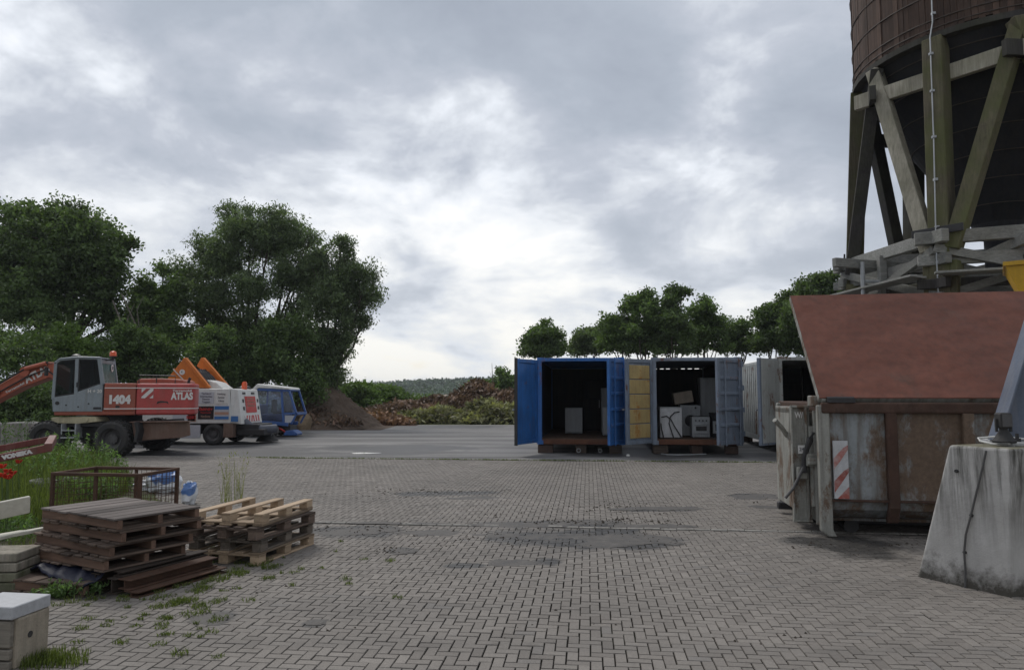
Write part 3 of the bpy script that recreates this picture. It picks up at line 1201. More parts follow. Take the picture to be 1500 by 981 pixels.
G_RIGHT = 'trees in the row behind the containers'
for (px, Y, lst, m, n, lab) in (
        (795, 47, [(795, 495, 30, 24, 0), (785, 515, 26, 14, 0), (808, 510, 22, 16, 0), (797, 476, 12, 8, 0)], L_MID, 8000, 'small round tree rising behind the left door of the blue container'),
        (862, 50, [(862, 498, 22, 22, 0), (875, 485, 14, 14, 0), (845, 512, 16, 10, 0)], L_WILLOW, 5000, 'thin light tree behind the middle of the blue container'),
        (908, 43, [(910, 470, 26, 28, 0), (898, 495, 22, 16, 0), (922, 450, 16, 18, 0)], L_MID, 7500, 'slender tree behind the yellow door panel'),
        (945, 42, [(945, 450, 30, 28, 0), (935, 480, 26, 20, 0), (930, 440, 14, 12, 0)], L_MID, 8500, 'tree with a gap of sky below its crown, behind the grey blue container'),
        (988, 41, [(988, 436, 26, 20, 0), (985, 470, 34, 26, 0), (1000, 425, 16, 9, 0)], L_DARK, 9000, 'tallest tree in the row behind the middle container'),
        (1035, 43, [(1035, 458, 28, 26, 0), (1020, 490, 26, 16, 0), (1048, 472, 20, 20, 0)], L_MID, 8000, 'tree behind the right door of the middle container'),
        (1080, 45, [(1075, 488, 22, 18, 0), (1095, 496, 22, 16, 0)], L_DARK, 6000, 'low tree in the dip left of the big tree by the timber tower'),
        (1135, 42, [(1135, 465, 28, 34, 0), (1120, 495, 26, 16, 0), (1155, 440, 22, 26, 0)], L_DARK, 9500, 'dark tree behind the pale container at the tower side'),
        (1192, 40, [(1192, 430, 36, 30, 0), (1205, 408, 26, 14, 0), (1180, 470, 40, 34, 0), (1225, 420, 22, 20, 0)], L_DARK, 14000, 'big dark tree touching the left edge of the red lid'),
        (1275, 44, [(1270, 430, 40, 26, 0), (1310, 440, 40, 26, 0)], L_MID, 9000, 'tree seen between the left legs of the timber tower'),
        (1420, 46, [(1400, 430, 60, 24, 0), (1470, 432, 50, 24, 0)], L_MID, 9000, 'tree seen low under the conical hopper of the timber tower')):
    lst = lst + [(px - 14, 505, 24, 17, .6), (px + 16, 508, 22, 16, -.4), (px, 492, 20, 16, .2)] + ([(px - 4, 482, 30, 22, .5), (px + 20, 490, 18, 18, .9)] if 880 < px < 1150 else [])
    tree_at('field_tree', lab, 'tree', px, Y, lst, int(n * 2.0), m, size=.18, aspect=.55, r=.10, fork=2.6, group=G_RIGHT, clump=.27, per=16, fringe=.14)

# shrubs and young trees on the slope behind the heaps
G_SLOPE = 'shrubs on the slope behind the heaps'
for (px, Y, lst, n, m, lab) in (
        (525, 58, [(525, 578, 34, 20, 0), (505, 590, 26, 16, 0)], 9000, L_FRESH, 'bright green shrub beside the top of the soil heap'),
        (570, 62, [(568, 578, 30, 20, 0), (590, 590, 26, 14, 0)], 9000, L_FRESH, 'bright green bushy tree left of the distant valley'),
        (620, 66, [(618, 592, 34, 14, 0)], 6000, L_FRESH, 'low pale bush in front of the distant wooded hills'),
        (705, 60, [(705, 572, 22, 22, 0), (725, 565, 16, 22, 0)], 7000, L_MID, 'young tree rising behind the brown brushwood'),
        (742, 58, [(742, 572, 24, 24, 0), (735, 548, 6, 12, 0)], 7000, L_MID, 'young tree with a thin top shoot beside the blue container'),
        (780, 60, [(780, 570, 24, 24, 0)], 6000, L_MID, 'young tree mostly hidden behind the blue container door')):
    tree_at('shrub', lab, 'shrub', px, Y, lst, n, m, gz=float(terrain_h(0, Y)), size=.26, aspect=.5, r=.06, fork=.9, group=G_SLOPE, clump=.4)
p = at(721, 578, 52)
t = thing('dead_tree', 'thin bare whitish sapling standing behind the brown brushwood', 'tree', (p.x, p.y, 0))
MB().tube([(0, 0, -1), (.05, 0, 2.2), (-.03, 0, 3.9)], [.05, .035, .012], 7).tube([(.05, 0, 2.4), (.25, 0, 3.2)], [.015, .006], 5).tube([(.03, 0, 2.7), (-.2, 0, 3.3)], [.014, .005], 5).build('trunk', M_barkpale, t)


# far wooded hills: one mass of tree crowns
def far_forest():
    N = 9000
    x = rng.uniform(-260, 260, N)
    y = rng.uniform(150, 640, N)
    keep = np.abs(x + .0 * y) < 40 + .55 * y
    x, y = x[keep], y[keep]
    z = terrain_h(x, y)
    n = len(x)
    r = rng.uniform(2.6, 5.2, n)
    per = 34
    idx = np.repeat(np.arange(n), per)
    d = rand_unit(len(idx))
    d[:, 2] = np.abs(d[:, 2]) * 1.1
    C = np.stack([x, y, z + 2.0], -1)[idx]
    P = C + d * (r[idx] * rng.uniform(.75, 1.08, len(idx)))[:, None]
    V, F = leaf_quads(P, 1.9, .7, .1)
    tone = np.clip(rng.uniform(0, 1, n)[idx] * .75 + rng.uniform(0, .25, len(idx)), 0, 1)
    o = np_mesh('forest', V, F, leafmat('leaves_far', (.062, .092, .06), .2, .5, (.01, .015, .0)), None, tone)
    tag(o, kind='stuff')


far_forest()


# ------------------------------------------------------------------ heaps
def heap_mesh(cx, cy, blobs, res=.25, rough=.12, seed=0):
    rr = np.random.default_rng(seed)
    x0 = min(b_[0] - b_[2] for b_ in blobs) - .5
    x1 = max(b_[0] + b_[2] for b_ in blobs) + .5
    y0 = min(b_[1] - b_[3] for b_ in blobs) - .5
    y1 = max(b_[1] + b_[3] for b_ in blobs) + .5
    xs = np.arange(x0, x1, res)
    ys = np.arange(y0, y1, res)
    X, Y = np.meshgrid(xs, ys)
    Z = np.full(X.shape, -.15)
    for (bx, by, rx, ry, h) in blobs:
        d = np.sqrt(((X - bx) / rx) ** 2 + ((Y - by) / ry) ** 2)
        Z = np.maximum(Z, h * np.clip(1 - d, -1, 1) ** 1 * np.where(d < 1, 1, 0) ** 1 * (1.15 - .15 * d))
    nz = sum(np.sin(X * f + rr.uniform(0, 6)) * np.sin(Y * f * 1.1 + rr.uniform(0, 6)) / (f ** .6) for f in (1.3, 2.7, 5.1, 8.3))
    Z = np.where(Z > -.1, Z + nz * rough * np.clip(Z * 1.5, 0, 1) + rr.normal(0, rough * .25, X.shape) * (Z > .1), Z)
    V = np.stack([X + cx, Y + cy, Z], -1).reshape(-1, 3)
    nx = len(xs)
    i, j = np.meshgrid(np.arange(len(ys) - 1), np.arange(nx - 1), indexing='ij')
    a = (i * nx + j).ravel()
    return V, np.stack([a, a + 1, a + nx + 1, a + nx], 1)


def heap_mat(name, c0, c1, c2=None):
    b = NB(name)
    v = b.coord()
    n1 = b.noise(v, 2.2, 8, .75)
    col = b.mix(b.ramp(n1, [(.32, 0.0), (.66, 1.0)]), c0, c1)
    if c2:
        n2 = b.noise(v, .55, 4, .6)
        col = b.mix(b.ramp(n2, [(.45, 0.0), (.62, .8)]), col, c2)
    b.bsdf(col, .95, 0, b.bump(n1, .9, .12), .12)
    return b.m


V, F = heap_mesh(0, 0, [(-9.7, 37.6, 3.0, 3.4, 2.3), (-8.9, 37.0, 2.4, 2.6, 1.3), (-11, 37.7, 2.4, 2.6, 1.3)], .13, .17, 3)
o = np_mesh('soil_heap', V, F, heap_mat('heap_soil', (.06, .044, .034), (.155, .115, .09), (.10, .078, .062)))
tag(o, 'pointed grey brown heap of soil beyond the blue cab vehicle', 'heap')
for pl in o.data.polygons:
    pl.use_smooth = False


def twig_heap(name, label, blobs, core, leafm, n, size, aspect, sticks, smat, seed, lift=.1):
    V, F = heap_mesh(0, 0, blobs, .3, .16, seed)
    t = thing(name, label, 'heap', (0, 0, 0))
    np_mesh('heap_core', V, F, core, t)
    nn = 0
    P = []
    tri = V[F].mean(1)
    tri = tri[tri[:, 2] > .05]
    idx = rng.integers(0, len(tri), n)
    P = tri[idx] + rng.normal(size=(n, 3)) * np.array([.2, .2, .09]) + np.array([0, 0, lift])
    V2, F2 = leaf_quads(P, size, aspect, .2, .6)
    tone = np.clip(.5 + .35 * np.sin(P[:, 0] * 1.7 + seed) * np.sin(P[:, 2] * 4 + P[:, 1]) + rng.normal(0, .2, n), 0, 1)
    np_mesh('foliage', V2, F2, leafm, t, tone)
    mb = MB()
    for _ in range(sticks):
        c = Vector(tri[random.randrange(len(tri))])
        d = Vector((random.gauss(0, 1), random.gauss(0, .6), random.gauss(0.1, .35))).normalized()
        L = random.uniform(.4, 1.3)
        m = c + Vector((0, 0, .12))
        mb.tube([m - d * L * .5, m + Vector((0, 0, .05)), m + d * L * .5], [.03, .025, .01], 5)
    o = mb.build('twigs', smat, t)
    tag(o, kind='stuff')
    return t


M_brown = leafmat('dead_leaves', (.15, .098, .07), .12, .6, (.05, .03, .02))
M_brownred = leafmat('dead_leaves_orange', (.24, .14, .085), .12, .5, (.06, .04, .03))
M_cut = leafmat('cut_leaves', (.145, .15, .075), .3, .75, (.10, .09, .06))
M_stick = paint('cut_twigs', (.26, .20, .14), .9, var=.4, dirt=.2, spec=.1)
core_br = heap_mat('heap_brown', (.05, .03, .022), (.12, .065, .04), (.075, .05, .04))
core_gr = heap_mat('heap_green', (.05, .055, .025), (.10, .11, .05))
twig_heap('brushwood_heap', 'long reddish brown heap of dead brushwood with a peak, behind the green cuttings',
          [(-2.4, 50, 4.2, 3.2, 2.25), (-.2, 49.5, 4.0, 3.0, 1.75), (-5.2, 50.5, 4.0, 3.0, 1.35), (-8.2, 51, 3.6, 2.5, .9), (2.5, 49.5, 4, 3, 1.6)],
          core_br, M_brown, 15000, .34, .4, 160, M_stick, 5)
twig_heap('cuttings_heap', 'low heap of green cut branches and leaves on the asphalt', [(-1.5, 42.3, 2.8, 2.0, 1.12), (-3.8, 42.2, 2.8, 1.7, .72), (-5.6, 42.2, 2.0, 1.3, .5), (.6, 42, 2.4, 1.8, .9)],
          core_gr, M_cut, 12000, .32, .42, 130, M_stick, 9)
twig_heap('leaf_heap', 'small flat heap of orange brown leaves between the soil heap and the green cuttings', [(-7.0, 40.0, 1.6, .9, .42), (-8.2, 40.6, 1.5, 1.0, .4)],
          core_br, M_brownred, 2600, .26, .5, 20, M_stick, 12)
twig_heap('brush_pile', 'dark tangled pile of roots and dead twigs at the foot of the soil heap', [(-9.6, 35.6, 1.4, .9, .9), (-8.6, 35.4, 1.2, .7, .55)],
          core_br, M_brown, 2600, .28, .3, 60, M_stick, 14)
# pale log at the foot of the heap
p = gnd(520, 623)
t = thing('log', 'pale barkless log lying in front of the soil heap', 'log', (p.x, p.y, 0), .2)
M_log = wood('log_wood', (.42, .33, .22), (.24, .17, .11), 1, .9, 0)
MB().tube([(-.75, 0, .62), (-.2, 0, .60), (.25, .02, .45), (.55, .05, .1)], [.16, .2, .17, .14], 12).build('trunk', M_log, t)
MB().tube([(.1, 0, .5), (.5, -.1, .38), (.8, -.2, .2)], [.08, .06, .03], 8).build('branch', M_log, t)
# split boulder-like stump beside the blue vehicle
p = gnd(446, 629)
mb = MB()
vs = []
ring = 11
for lv, (z, r) in enumerate(((-.1, .42), (.25, .5), (.55, .46), (.74, .30), (.8, .1))):
    for k in range(ring):
        a = 2 * math.pi * k / ring
        q = r * (1 + .16 * math.sin(3 * a + lv) + random.gauss(0, .05))
        vs.append((math.cos(a) * q * .62, math.sin(a) * q * .55, (z + .05 * math.cos(a)) * .9))
fs = [(l_ * ring + k, l_ * ring + (k + 1) % ring, (l_ + 1) * ring + (k + 1) % ring, (l_ + 1) * ring + k) for l_ in range(4) for k in range(ring)]
fs.append(tuple(range(4 * ring, 5 * ring)))
mb.add(vs, fs)
o = mb.build('tree_stump', M_log, None, .02, (p.x, p.y, 0))
tag(o, 'pale broken tree stump beside the front of the blue cab vehicle', 'stump')

# ================================================================== EXCAVATOR
M_exred = paint('excavator_red', (.46, .07, .065), .45, var=.2, dirt=.12, dirtcol=(.2, .12, .1), bump=.05)
M_exbrick = paint('excavator_faded_red', (.36, .095, .06), .55, var=.2, dirt=.15, dirtcol=(.16, .10, .08), bump=.08)
M_exorange = paint('boom_orange_red', (.44, .11, .06), .5, var=.2, dirt=.15, dirtcol=(.1, .05, .03), bump=.08)
M_exgrey = paint('cab_grey', (.27, .31, .34), .45, var=.15, dirt=.2, dirtcol=(.16, .15, .14), bump=.05)
M_cream = paint('cream_undercover', (.5, .45, .3), .6, var=.25, dirt=.2)
M_bladebrown = paint('blade_brown', (.20, .13, .10), .75, var=.3, rust=.5, rustcol=(.10, .06, .045), dirt=.2, bump=.25)
M_rim = paint('rim_grey', (.10, .10, .105), .6, var=.3, dirt=.2)
M_glass = glass('cab_glass', (.22, .27, .28), .18)
M_amber = paint('amber_lens', (.75, .10, .02), .25, var=.1, dirt=0, spec=.6)
M_seat = paint('cab_interior', (.03, .03, .035), .8, var=.2, dirt=0)


def wheel(parent, c, r, wd, rim_r, rimmat, n=28, lug=True, name='wheel', side=-1):
    """wheel with axis along y; side -1 faces the camera"""
    hub = bpy.data.objects.new(name, None)
    COL.objects.link(hub)
    hub.parent = parent
    hub.location = c
    h = wd / 2
    mb = MB()
    prof = [(rim_r, -h * .82), (rim_r * 1.12, -h), (r * .86, -h * 1.0), (r * .97, -h * .8), (r, -h * .55), (r, h * .55), (r * .97, h * .8), (r * .86, h), (rim_r * 1.12, h), (rim_r, h * .82)]
    mb.lathe(prof, axis='y', n=40)
    if lug:
        for k in range(n):
            a = 2 * math.pi * k / n
            for s_ in (-1, 1):
                M = Matrix.Rotation(-(a + (s_ * .08)), 3, 'Y') @ Matrix.Rotation(.5 * s_, 3, 'X')
                mb.box((math.cos(a + s_ * .08) * r * 1.0, s_ * h * .45, math.sin(a + s_ * .08) * r * 1.0), (.035, h * .8, r * .09), M)
    mb.build('tyre', M_black, hub)
    mb = MB()
    mb.lathe([(rim_r, side * h * .8), (rim_r * .92, side * h * .72), (rim_r * .86, side * h * .35), (rim_r * .55, side * h * .25), (rim_r * .5, side * h * .55), (rim_r * .22, side * h * .62), (.001, side * h * .62)], axis='y', n=28)
    mb.lathe([(rim_r, -side * h * .8), (rim_r * .9, -side * h * .3), (.001, -side * h * .3)], axis='y', n=20)
    for k in range(8):
        a = 2 * math.pi * k / 8
        mb.cyl((math.cos(a) * rim_r * .38, side * h * .5, math.sin(a) * rim_r * .38), (math.cos(a) * rim_r * .38, side * h * .68, math.sin(a) * rim_r * .38), rim_r * .06, n=6)
    mb.build('rim', rimmat, hub)
    return hub


UP = []


def excavator():
    Y0 = 19.2                       # near face distance
    S = FPX / Y0
    ox = (170 - 750) / S
    t = thing('wheeled_excavator', 'red wheeled excavator with grey cab and the number 1404, parked at the left', 'excavator', (ox, Y0, 0))
    X = lambda px: (px - 170) / S
    Z = lambda py: (668 - py) / S
    # undercarriage
    mb = MB()
    mb.bb((X(62), .35, .42), (X(205), 2.1, .78))
    mb.bb((X(95), .1, .78), (X(150), 2.3, .9))
    mb.cyl((X(140), 1.2, .85), (X(140), 1.2, 1.1), .62, n=28)
    mb.cyl((X(170), -.02, .47), (X(170), 2.45, .47), .12)
    mb.cyl((X(75), -.02, .47), (X(75), 2.45, .47), .12)
    mb.build('undercarriage', M_blacksteel, t, .02)
    mb = MB()
    mb.bb((X(97), -.1, Z(639)), (X(98.5), .2, Z(620)))
    mb.bb((X(117), -.1, Z(639)), (X(119), .2, Z(620)))
    mb.bb((X(97), -.12, Z(641)), (X(119), .25, Z(639)))
    mb.bb((X(97), -.1, Z(630.5)), (X(119), .2, Z(629)))
    mb.build('step', M_galv, t, .008)
    mb = MB()
    mb.prism([(X(80), Z(619)), (X(79), Z(611)), (X(110), Z(610)), (X(142), Z(610)), (X(147), Z(617)), (X(118), Z(620))], .0, 1.2)
    mb.cyl((X(131), -.03, Z(614.5)), (X(131), .02, Z(614.5)), .05)
    mb.build('turntable_cover', M_cream, t, .01)
    for (px, y) in ((170, 0), (75, 0), (170, 2.3), (75, 2.3)):
        wheel(t, (X(px), y + .12, .47), .47, .5, .26, M_rim, side=-1 if y < 1 else 1)
    # dozer blade at the right end, facing outwards
    mb = MB()
    prof = [(X(193), Z(646)), (X(196), Z(630)), (X(193), Z(617)), (X(197), Z(616.5)), (X(201), Z(630)), (X(198), Z(646))]
    mb.prism([(X(207) + q[0] - X(196), q[1]) for q in prof], -.15, 2.6)
    for y in (.4, 2.0):
        mb.beam((X(185), y, .62), (X(207), y, .62), .12, .3)
    mb.build('blade_frame', M_blacksteel, t, .01)
    mb = MB()
    mb.prism([(X(193), Z(617)), (X(277), Z(616)), (X(279), Z(637)), (X(266), Z(640.5)), (X(202), Z(645)), (X(197), Z(640))], .12, .17)
    mb.prism([(X(193), Z(618.5)), (X(277), Z(617.5)), (X(277), Z(616)), (X(193), Z(617))], .0, .35)
    mb.build('dozer_blade', M_bladebrown, t, .01)
    kids0 = set(o.name for o in COL.objects)
    # upper structure: red hood and counterweight
    zb, zt = Z(608), Z(561)
    mb = MB()
    plan = [(X(141), 0), (X(184), 0), (X(184), 2.1), (X(141), 2.1)]
    mb.prism(plan, zb + .1, zt, 'z')
    mb.prism([(X(76), .02), (X(184), .02), (X(184), 2.08), (X(76), 2.08)], zb, zb + .13, 'z')
    mb.build('hood', M_exbrick, t, .035, seg=3)
    mb = MB()
    pl = [(X(184.5), -.005), (X(254), -.005), (X(261), .03), (X(265), .12), (X(265.5), .3), (X(262), .9), (X(256), 1.5), (X(248), 2.0), (X(240), 2.1), (X(184.5), 2.1)]
    mb.prism(pl, zb, zt, 'z')
    mb.build('counterweight', M_exred, t, .07, seg=4)
    mb = MB()
    pl2 = [(X(184.2), -.012), (X(254), -.012), (X(261.3), .024), (X(265.5), .117), (X(266.1), .3), (X(262.6), .9), (X(256.6), 1.5), (X(184.2), 1.5)]
    for py in (568, 598.5):
        mb.prism(pl2, Z(py) - .012, Z(py) + .012, 'z')
        mb.bb((X(142), -.012, Z(py) - .012), (X(184), .05, Z(py) + .012))
    mb.build('stripe', M_text, t)
    mb = MB()
    mb.prism([(X(177), Z(561)), (X(178), Z(556)), (X(183), Z(553.5)), (X(212), Z(553)), (X(240), Z(554.5)), (X(246), Z(557)), (X(247), Z(561))], .5, 1.9)
    mb.build('engine_cover', M_exbrick, t, .04, seg=2)
    m2 = MB().tube([(X(186), .12, Z(561)), (X(186), .12, Z(549)), (X(236), .12, Z(550)), (X(236), .12, Z(561))], .018, 8)
    m2.cyl((X(210), .12, Z(561)), (X(210), .12, Z(549.6)), .015, n=8)
    m2.build('handrail', M_blacksteel, t)
    m2 = MB().tube([(X(76), -.02, Z(532)), (X(70), -.22, Z(534)), (X(69), -.24, Z(540))], .012, 6)
    m2.bb((X(67.5), -.30, Z(551)), (X(70.5), -.18, Z(539)))
    m2.build('mirror', M_blacksteel, t)
    mb = MB().cyl((X(250), .6, Z(562)), (X(250), .6, Z(556)), .04).cyl((X(250), .6, Z(556)), (X(252), .6, Z(552)), .04)
    mb.build('exhaust', M_blacksteel, t)
    mb = MB()
    mb.prism([(X(213), Z(592)), (X(214), Z(588)), (X(219), Z(587)), (X(228), Z(588)), (X(230), Z(592)), (X(226), Z(589.5)), (X(217), Z(589.5))], -.015, .02)
    mb.bb((X(157.5), -.015, Z(597)), (X(163), .02, Z(594)))
    mb.build('latch', M_blacksteel, t)
    text('ATLAS', .26, M_text, t, (X(248), -.018, Z(580.5)), bold=.012, sx=.72)
    text('Terramobil', .085, M_text, t, (X(248), -.018, Z(572)), bold=.002, sx=1.25)
    text('1404', .29, M_text, t, (X(162), -.012, Z(585.5)), bold=.02, sx=.95)
    mb = MB()
    mb.bb((X(192), -.014, Z(583)), (X(208), .02, Z(569)))
    mp = mb.build('warning_plate', M_text, t)
    mb = MB()
    mb.prism([(X(192), Z(581)), (X(192), Z(575)), (X(198), Z(569)), (X(204), Z(569))], -.018, -.0145)
    mb.prism([(X(197), Z(583)), (X(208), Z(572)), (X(208), Z(578)), (X(203), Z(583))], -.018, -.0145)
    mb.build('stripe', M_exred, mp)
    # cab
    cab = bpy.data.objects.new('cab', None)
    COL.objects.link(cab)
    cab.parent = t
    D = 1.25
    lo = [(X(75), Z(602.5)), (X(73), Z(585)), (X(74), Z(582)), (X(103.5), Z(577)), (X(107), Z(573.5)), (X(139), Z(561)), (X(139.5), Z(602.5))]
    mb = MB()
    mb.prism(lo, 0, .05)
    mb.prism(lo, D - .05, D)
    mb.bb((X(75), .05, Z(602)), (X(77), D - .05, Z(583)))
    mb.bb((X(136.5), .05, Z(602)), (X(139.4), D - .05, Z(561)))
    mb.build('cab_shell', M_exgrey, cab, .015, seg=2)
    mb = MB()
    fr = []
    for y in (.03, D - .03):
        mb.beam((X(74.2), y, Z(585)), (X(75.5), y, Z(531)), .06, .075, (1, 0, 0))
        mb.beam((X(75), y, Z(532)), (X(82), y, Z(526)), .06, .075, (1, 0, 0))
        mb.beam((X(81), y, Z(527)), (X(104), y, Z(524)), .06, .075)
        mb.beam((X(103), y, Z(524)), (X(135), y, Z(524.5)), .06, .075)
        mb.beam((X(104), y, Z(602)), (X(103.3), y, Z(524)), .065, .085, (1, 0, 0))
        mb.beam((X(138.5), y, Z(563)), (X(132.5), y, Z(525)), .07, .095, (1, 0, 0))
    mb.beam((X(139), .05, Z(562)), (X(139), D - .05, Z(562)), .07, .06)
    mb.beam((X(133.4), .05, Z(529)), (X(133.4), D - .05, Z(529)), .06, .1)
    mb.beam((X(75.5), .05, Z(532)), (X(75.5), D - .05, Z(532)), .06, .06)
    mb.build('cab_frame', M_exgrey, cab, .012, seg=2)
    mb = MB()
    mb.prism([(X(75), Z(530)), (X(82), Z(524.8)), (X(104), Z(522.3)), (X(134), Z(522.8)), (X(135), Z(525)), (X(104), Z(524.6)), (X(83), Z(527))], -.02, D + .02)
    mb.build('cab_roof', M_exgrey, cab, .015, seg=2)
    win = [('front', [(X(76.5), Z(582)), (X(76.5), Z(533)), (X(83), Z(528.5)), (X(101.5), Z(526)), (X(102.5), Z(577))]),
           ('rear', [(X(107), Z(573)), (X(105.5), Z(526)), (X(131), Z(526)), (X(136.5), Z(561.5))])]
    for nm, pl_ in win:
        for y in (.035, D - .04):
            o = MB().prism(pl_, y, y + .006).build('window', M_glass, cab)
            if y < .5:
                cx = sum(q[0] for q in pl_) / len(pl_)
                cz = sum(q[1] for q in pl_) / len(pl_)
                inn = [(cx + (q[0] - cx) * .90, cz + (q[1] - cz) * .93) for q in pl_]
                n = len(pl_)
                m2 = MB()
                vs = [(q[0], y - .008, q[1]) for q in pl_] + [(q[0], y - .008, q[1]) for q in inn] + [(q[0], y - .002, q[1]) for q in pl_] + [(q[0], y - .002, q[1]) for q in inn]
                fs = []
                for i in range(n):
                    j = (i + 1) % n
                    fs += [(i, j, n + j, n + i), (2 * n + i, 3 * n + i, 3 * n + j, 2 * n + j), (i, 2 * n + i, 2 * n + j, j), (n + i, n + j, 3 * n + j, 3 * n + i)]
                m2.add(vs, fs).build('window_seal', M_black, cab)
    MB().add([(X(138.9), .07, Z(560)), (X(138.9), D - .07, Z(560)), (X(134), D - .07, Z(531)), (X(134), .07, Z(531))], [(0, 1, 2, 3)]).build('window', paint('rear_glass', (.10, .17, .165), .25, var=.1, dirt=0, bump=0, spec=.4), cab)
    m2 = MB().bb((X(88), .45, Z(598)), (X(102), .95, Z(583))).bb((X(100), .45, Z(584)), (X(104), .95, Z(556)))
    m2.build('driver_seat', M_seat, cab, .03)
    # round speed plate on the rear window (reads 20)
    o = MB().cyl((X(138.2) - .03, D - .36, Z(537.5)), (X(138.2) - .018, D - .36, Z(537.5)), .1, n=22).build('speed_plate', M_text, cab)
    text('20', .13, M_textdark, cab, (X(138.2) - .014, D - .36, Z(537.5)), (R(90), 0, R(90)))
    mb = MB().cyl((X(80.5), -.012, Z(590)), (X(80.5), .01, Z(590)), .05)
    mb.bb((X(128), -.012, Z(599)), (X(138.5), .01, Z(596)))
    for px, py in ((92, 593), (108, 595.5), (121.5, 591)):
        mb.cyl((X(px), -.01, Z(py)), (X(px), .01, Z(py)), .02)
    mb.bb((X(104.6), -.04, Z(567)), (X(106), .0, Z(560)))
    mb.build('door_handle', M_blacksteel, cab)
    text('H + 20', .12, M_text, cab, (X(129), -.006, Z(573)), bold=.003)
    mb = MB().cyl((X(144), .45, Z(526)), (X(144), .45, Z(521)), .03).cyl((X(144), .45, Z(521.5)), (X(144), .45, Z(520)), .09)
    mb.beam((X(133), .45, Z(526)), (X(146), .45, Z(525)), .05, .04)
    bc = mb.build('beacon_bracket', M_blacksteel, cab)
    MB().lathe([(.085, 0), (.088, .07), (.075, .12), (.03, .14), (.001, .14)], (X(144), .45, Z(520)), n=16).build('beacon', M_amber, bc)
    MB().lathe([(.13, 0), (.12, .05), (.06, .09), (.001, .1)], (X(92), .6, Z(522.3)), n=16).build('roof_fan', M_blacksteel, cab)
    # the upper structure stands slewed a little on its ring
    SL = R(13)
    pv = Vector((X(150), .9, 0))
    Rm = Matrix.Rotation(SL, 3, 'Z')
    for o in [q for q in COL.objects if q.name not in kids0 and q.parent == t]:
        o.location = pv + Rm @ (o.location - pv) + Vector((-.02, .10, 0))
        o.rotation_euler.z += SL
    # boom on the far side of the cab, going out of the picture, with stick and bucket
    yb = 1.55
    s2 = FPX / (Y0 + yb)
    bx = lambda px: (px - 750) / s2 - ox
    bz = lambda py: EYE - (py - HOR) / s2
    mb = MB()
    up_ = [(bx(150), bz(590)), (bx(120), bz(552)), (bx(82), bz(531)), (bx(70), bz(530)), (bx(40), bz(544)), (bx(0), bz(568)), (bx(-60), bz(608)), (bx(-60), bz(622)),
           (bx(0), bz(589)), (bx(40), bz(568)), (bx(80), bz(553)), (bx(110), bz(575)), (bx(135), bz(605))]
    mb.prism(up_, yb - .2, yb + .2)
    mb.build('boom', M_exorange, t, .02)
    mb = MB()
    mb.cyl((bx(45), yb - .27, bz(545)), (bx(45), yb + .27, bz(545)), .14)
    mb.cyl((bx(5), yb - .27, bz(574)), (bx(5), yb + .27, bz(574)), .12)
    mb.cyl((bx(-60), yb - .27, bz(614)), (bx(-60), yb + .27, bz(614)), .16)
    mb.cyl((bx(76), yb - .24, bz(533)), (bx(46), yb - .24, bz(541)), .07)
    mb.build('boom_joint', M_exorange, t)
    MB().tube([(bx(96), yb - .24, bz(556)), (bx(76), yb - .25, bz(541)), (bx(52), yb - .26, bz(551)), (bx(24), yb - .25, bz(566)), (bx(-10), yb - .25, bz(586))], .02).build('hydraulic_hose', M_black, t)
    MB().tube([(bx(78), yb - .25, bz(531)), (bx(60), yb - .26, bz(536)), (bx(44), yb - .27, bz(542)), (bx(20), yb - .26, bz(556)), (bx(0), yb - .25, bz(567))], .025).build('hydraulic_hose', M_black, t)
    ang = math.atan2(bz(530) - bz(568), bx(70) - bx(0))
    text('ATLAS', .3, M_text, t, (bx(62), yb - .207, bz(548.5)), (R(90), -ang + 0.0, 0), bold=.012, sx=.85)
    text('Terramobil', .085, M_text, t, (bx(31), yb - .207, bz(568)), (R(90), -ang, 0), bold=.002, sx=1.5)
    mb = MB().beam((bx(-60), yb, bz(612)), (bx(-105), yb, .55), .3, .4, (1, 0, 0), .25, .25)
    mb.build('stick', M_exorange, t, .02)
    mb = MB()
    mb.prism([(bx(-105) + .2, .62), (bx(-105) - .25, .7), (bx(-105) - .6, .35), (bx(-105) - .45, .03), (bx(-105) + .1, .0), (bx(-105) + .15, .05), (bx(-105) - .35, .1), (bx(-105) - .45, .35), (bx(-105) - .2, .55)], yb - .45, yb + .45)
    mb.build('bucket', M_bladebrown, t, .01)


excavator()

# ================================================================== SWEEPER LORRY
M_orange = paint('tipper_orange', (.62, .17, .02), .5, var=.15, dirt=.12, dirtcol=(.2, .08, .03), bump=.05)
M_sign_red = paint('sign_red', (.50, .035, .03), .5, var=.12, dirt=0)
M_sign_black = paint('sign_black', (.02, .016, .018), .5, var=.1, dirt=0)
M_sign_blue = paint('sign_blue', (.05, .17, .42), .5, var=.1, dirt=0)
M_sign_tan = paint('sign_tan', (.45, .27, .2), .5, var=.15, dirt=0)
M_sign_pale = paint('sign_pale', (.48, .49, .53), .5, var=.1, dirt=0)


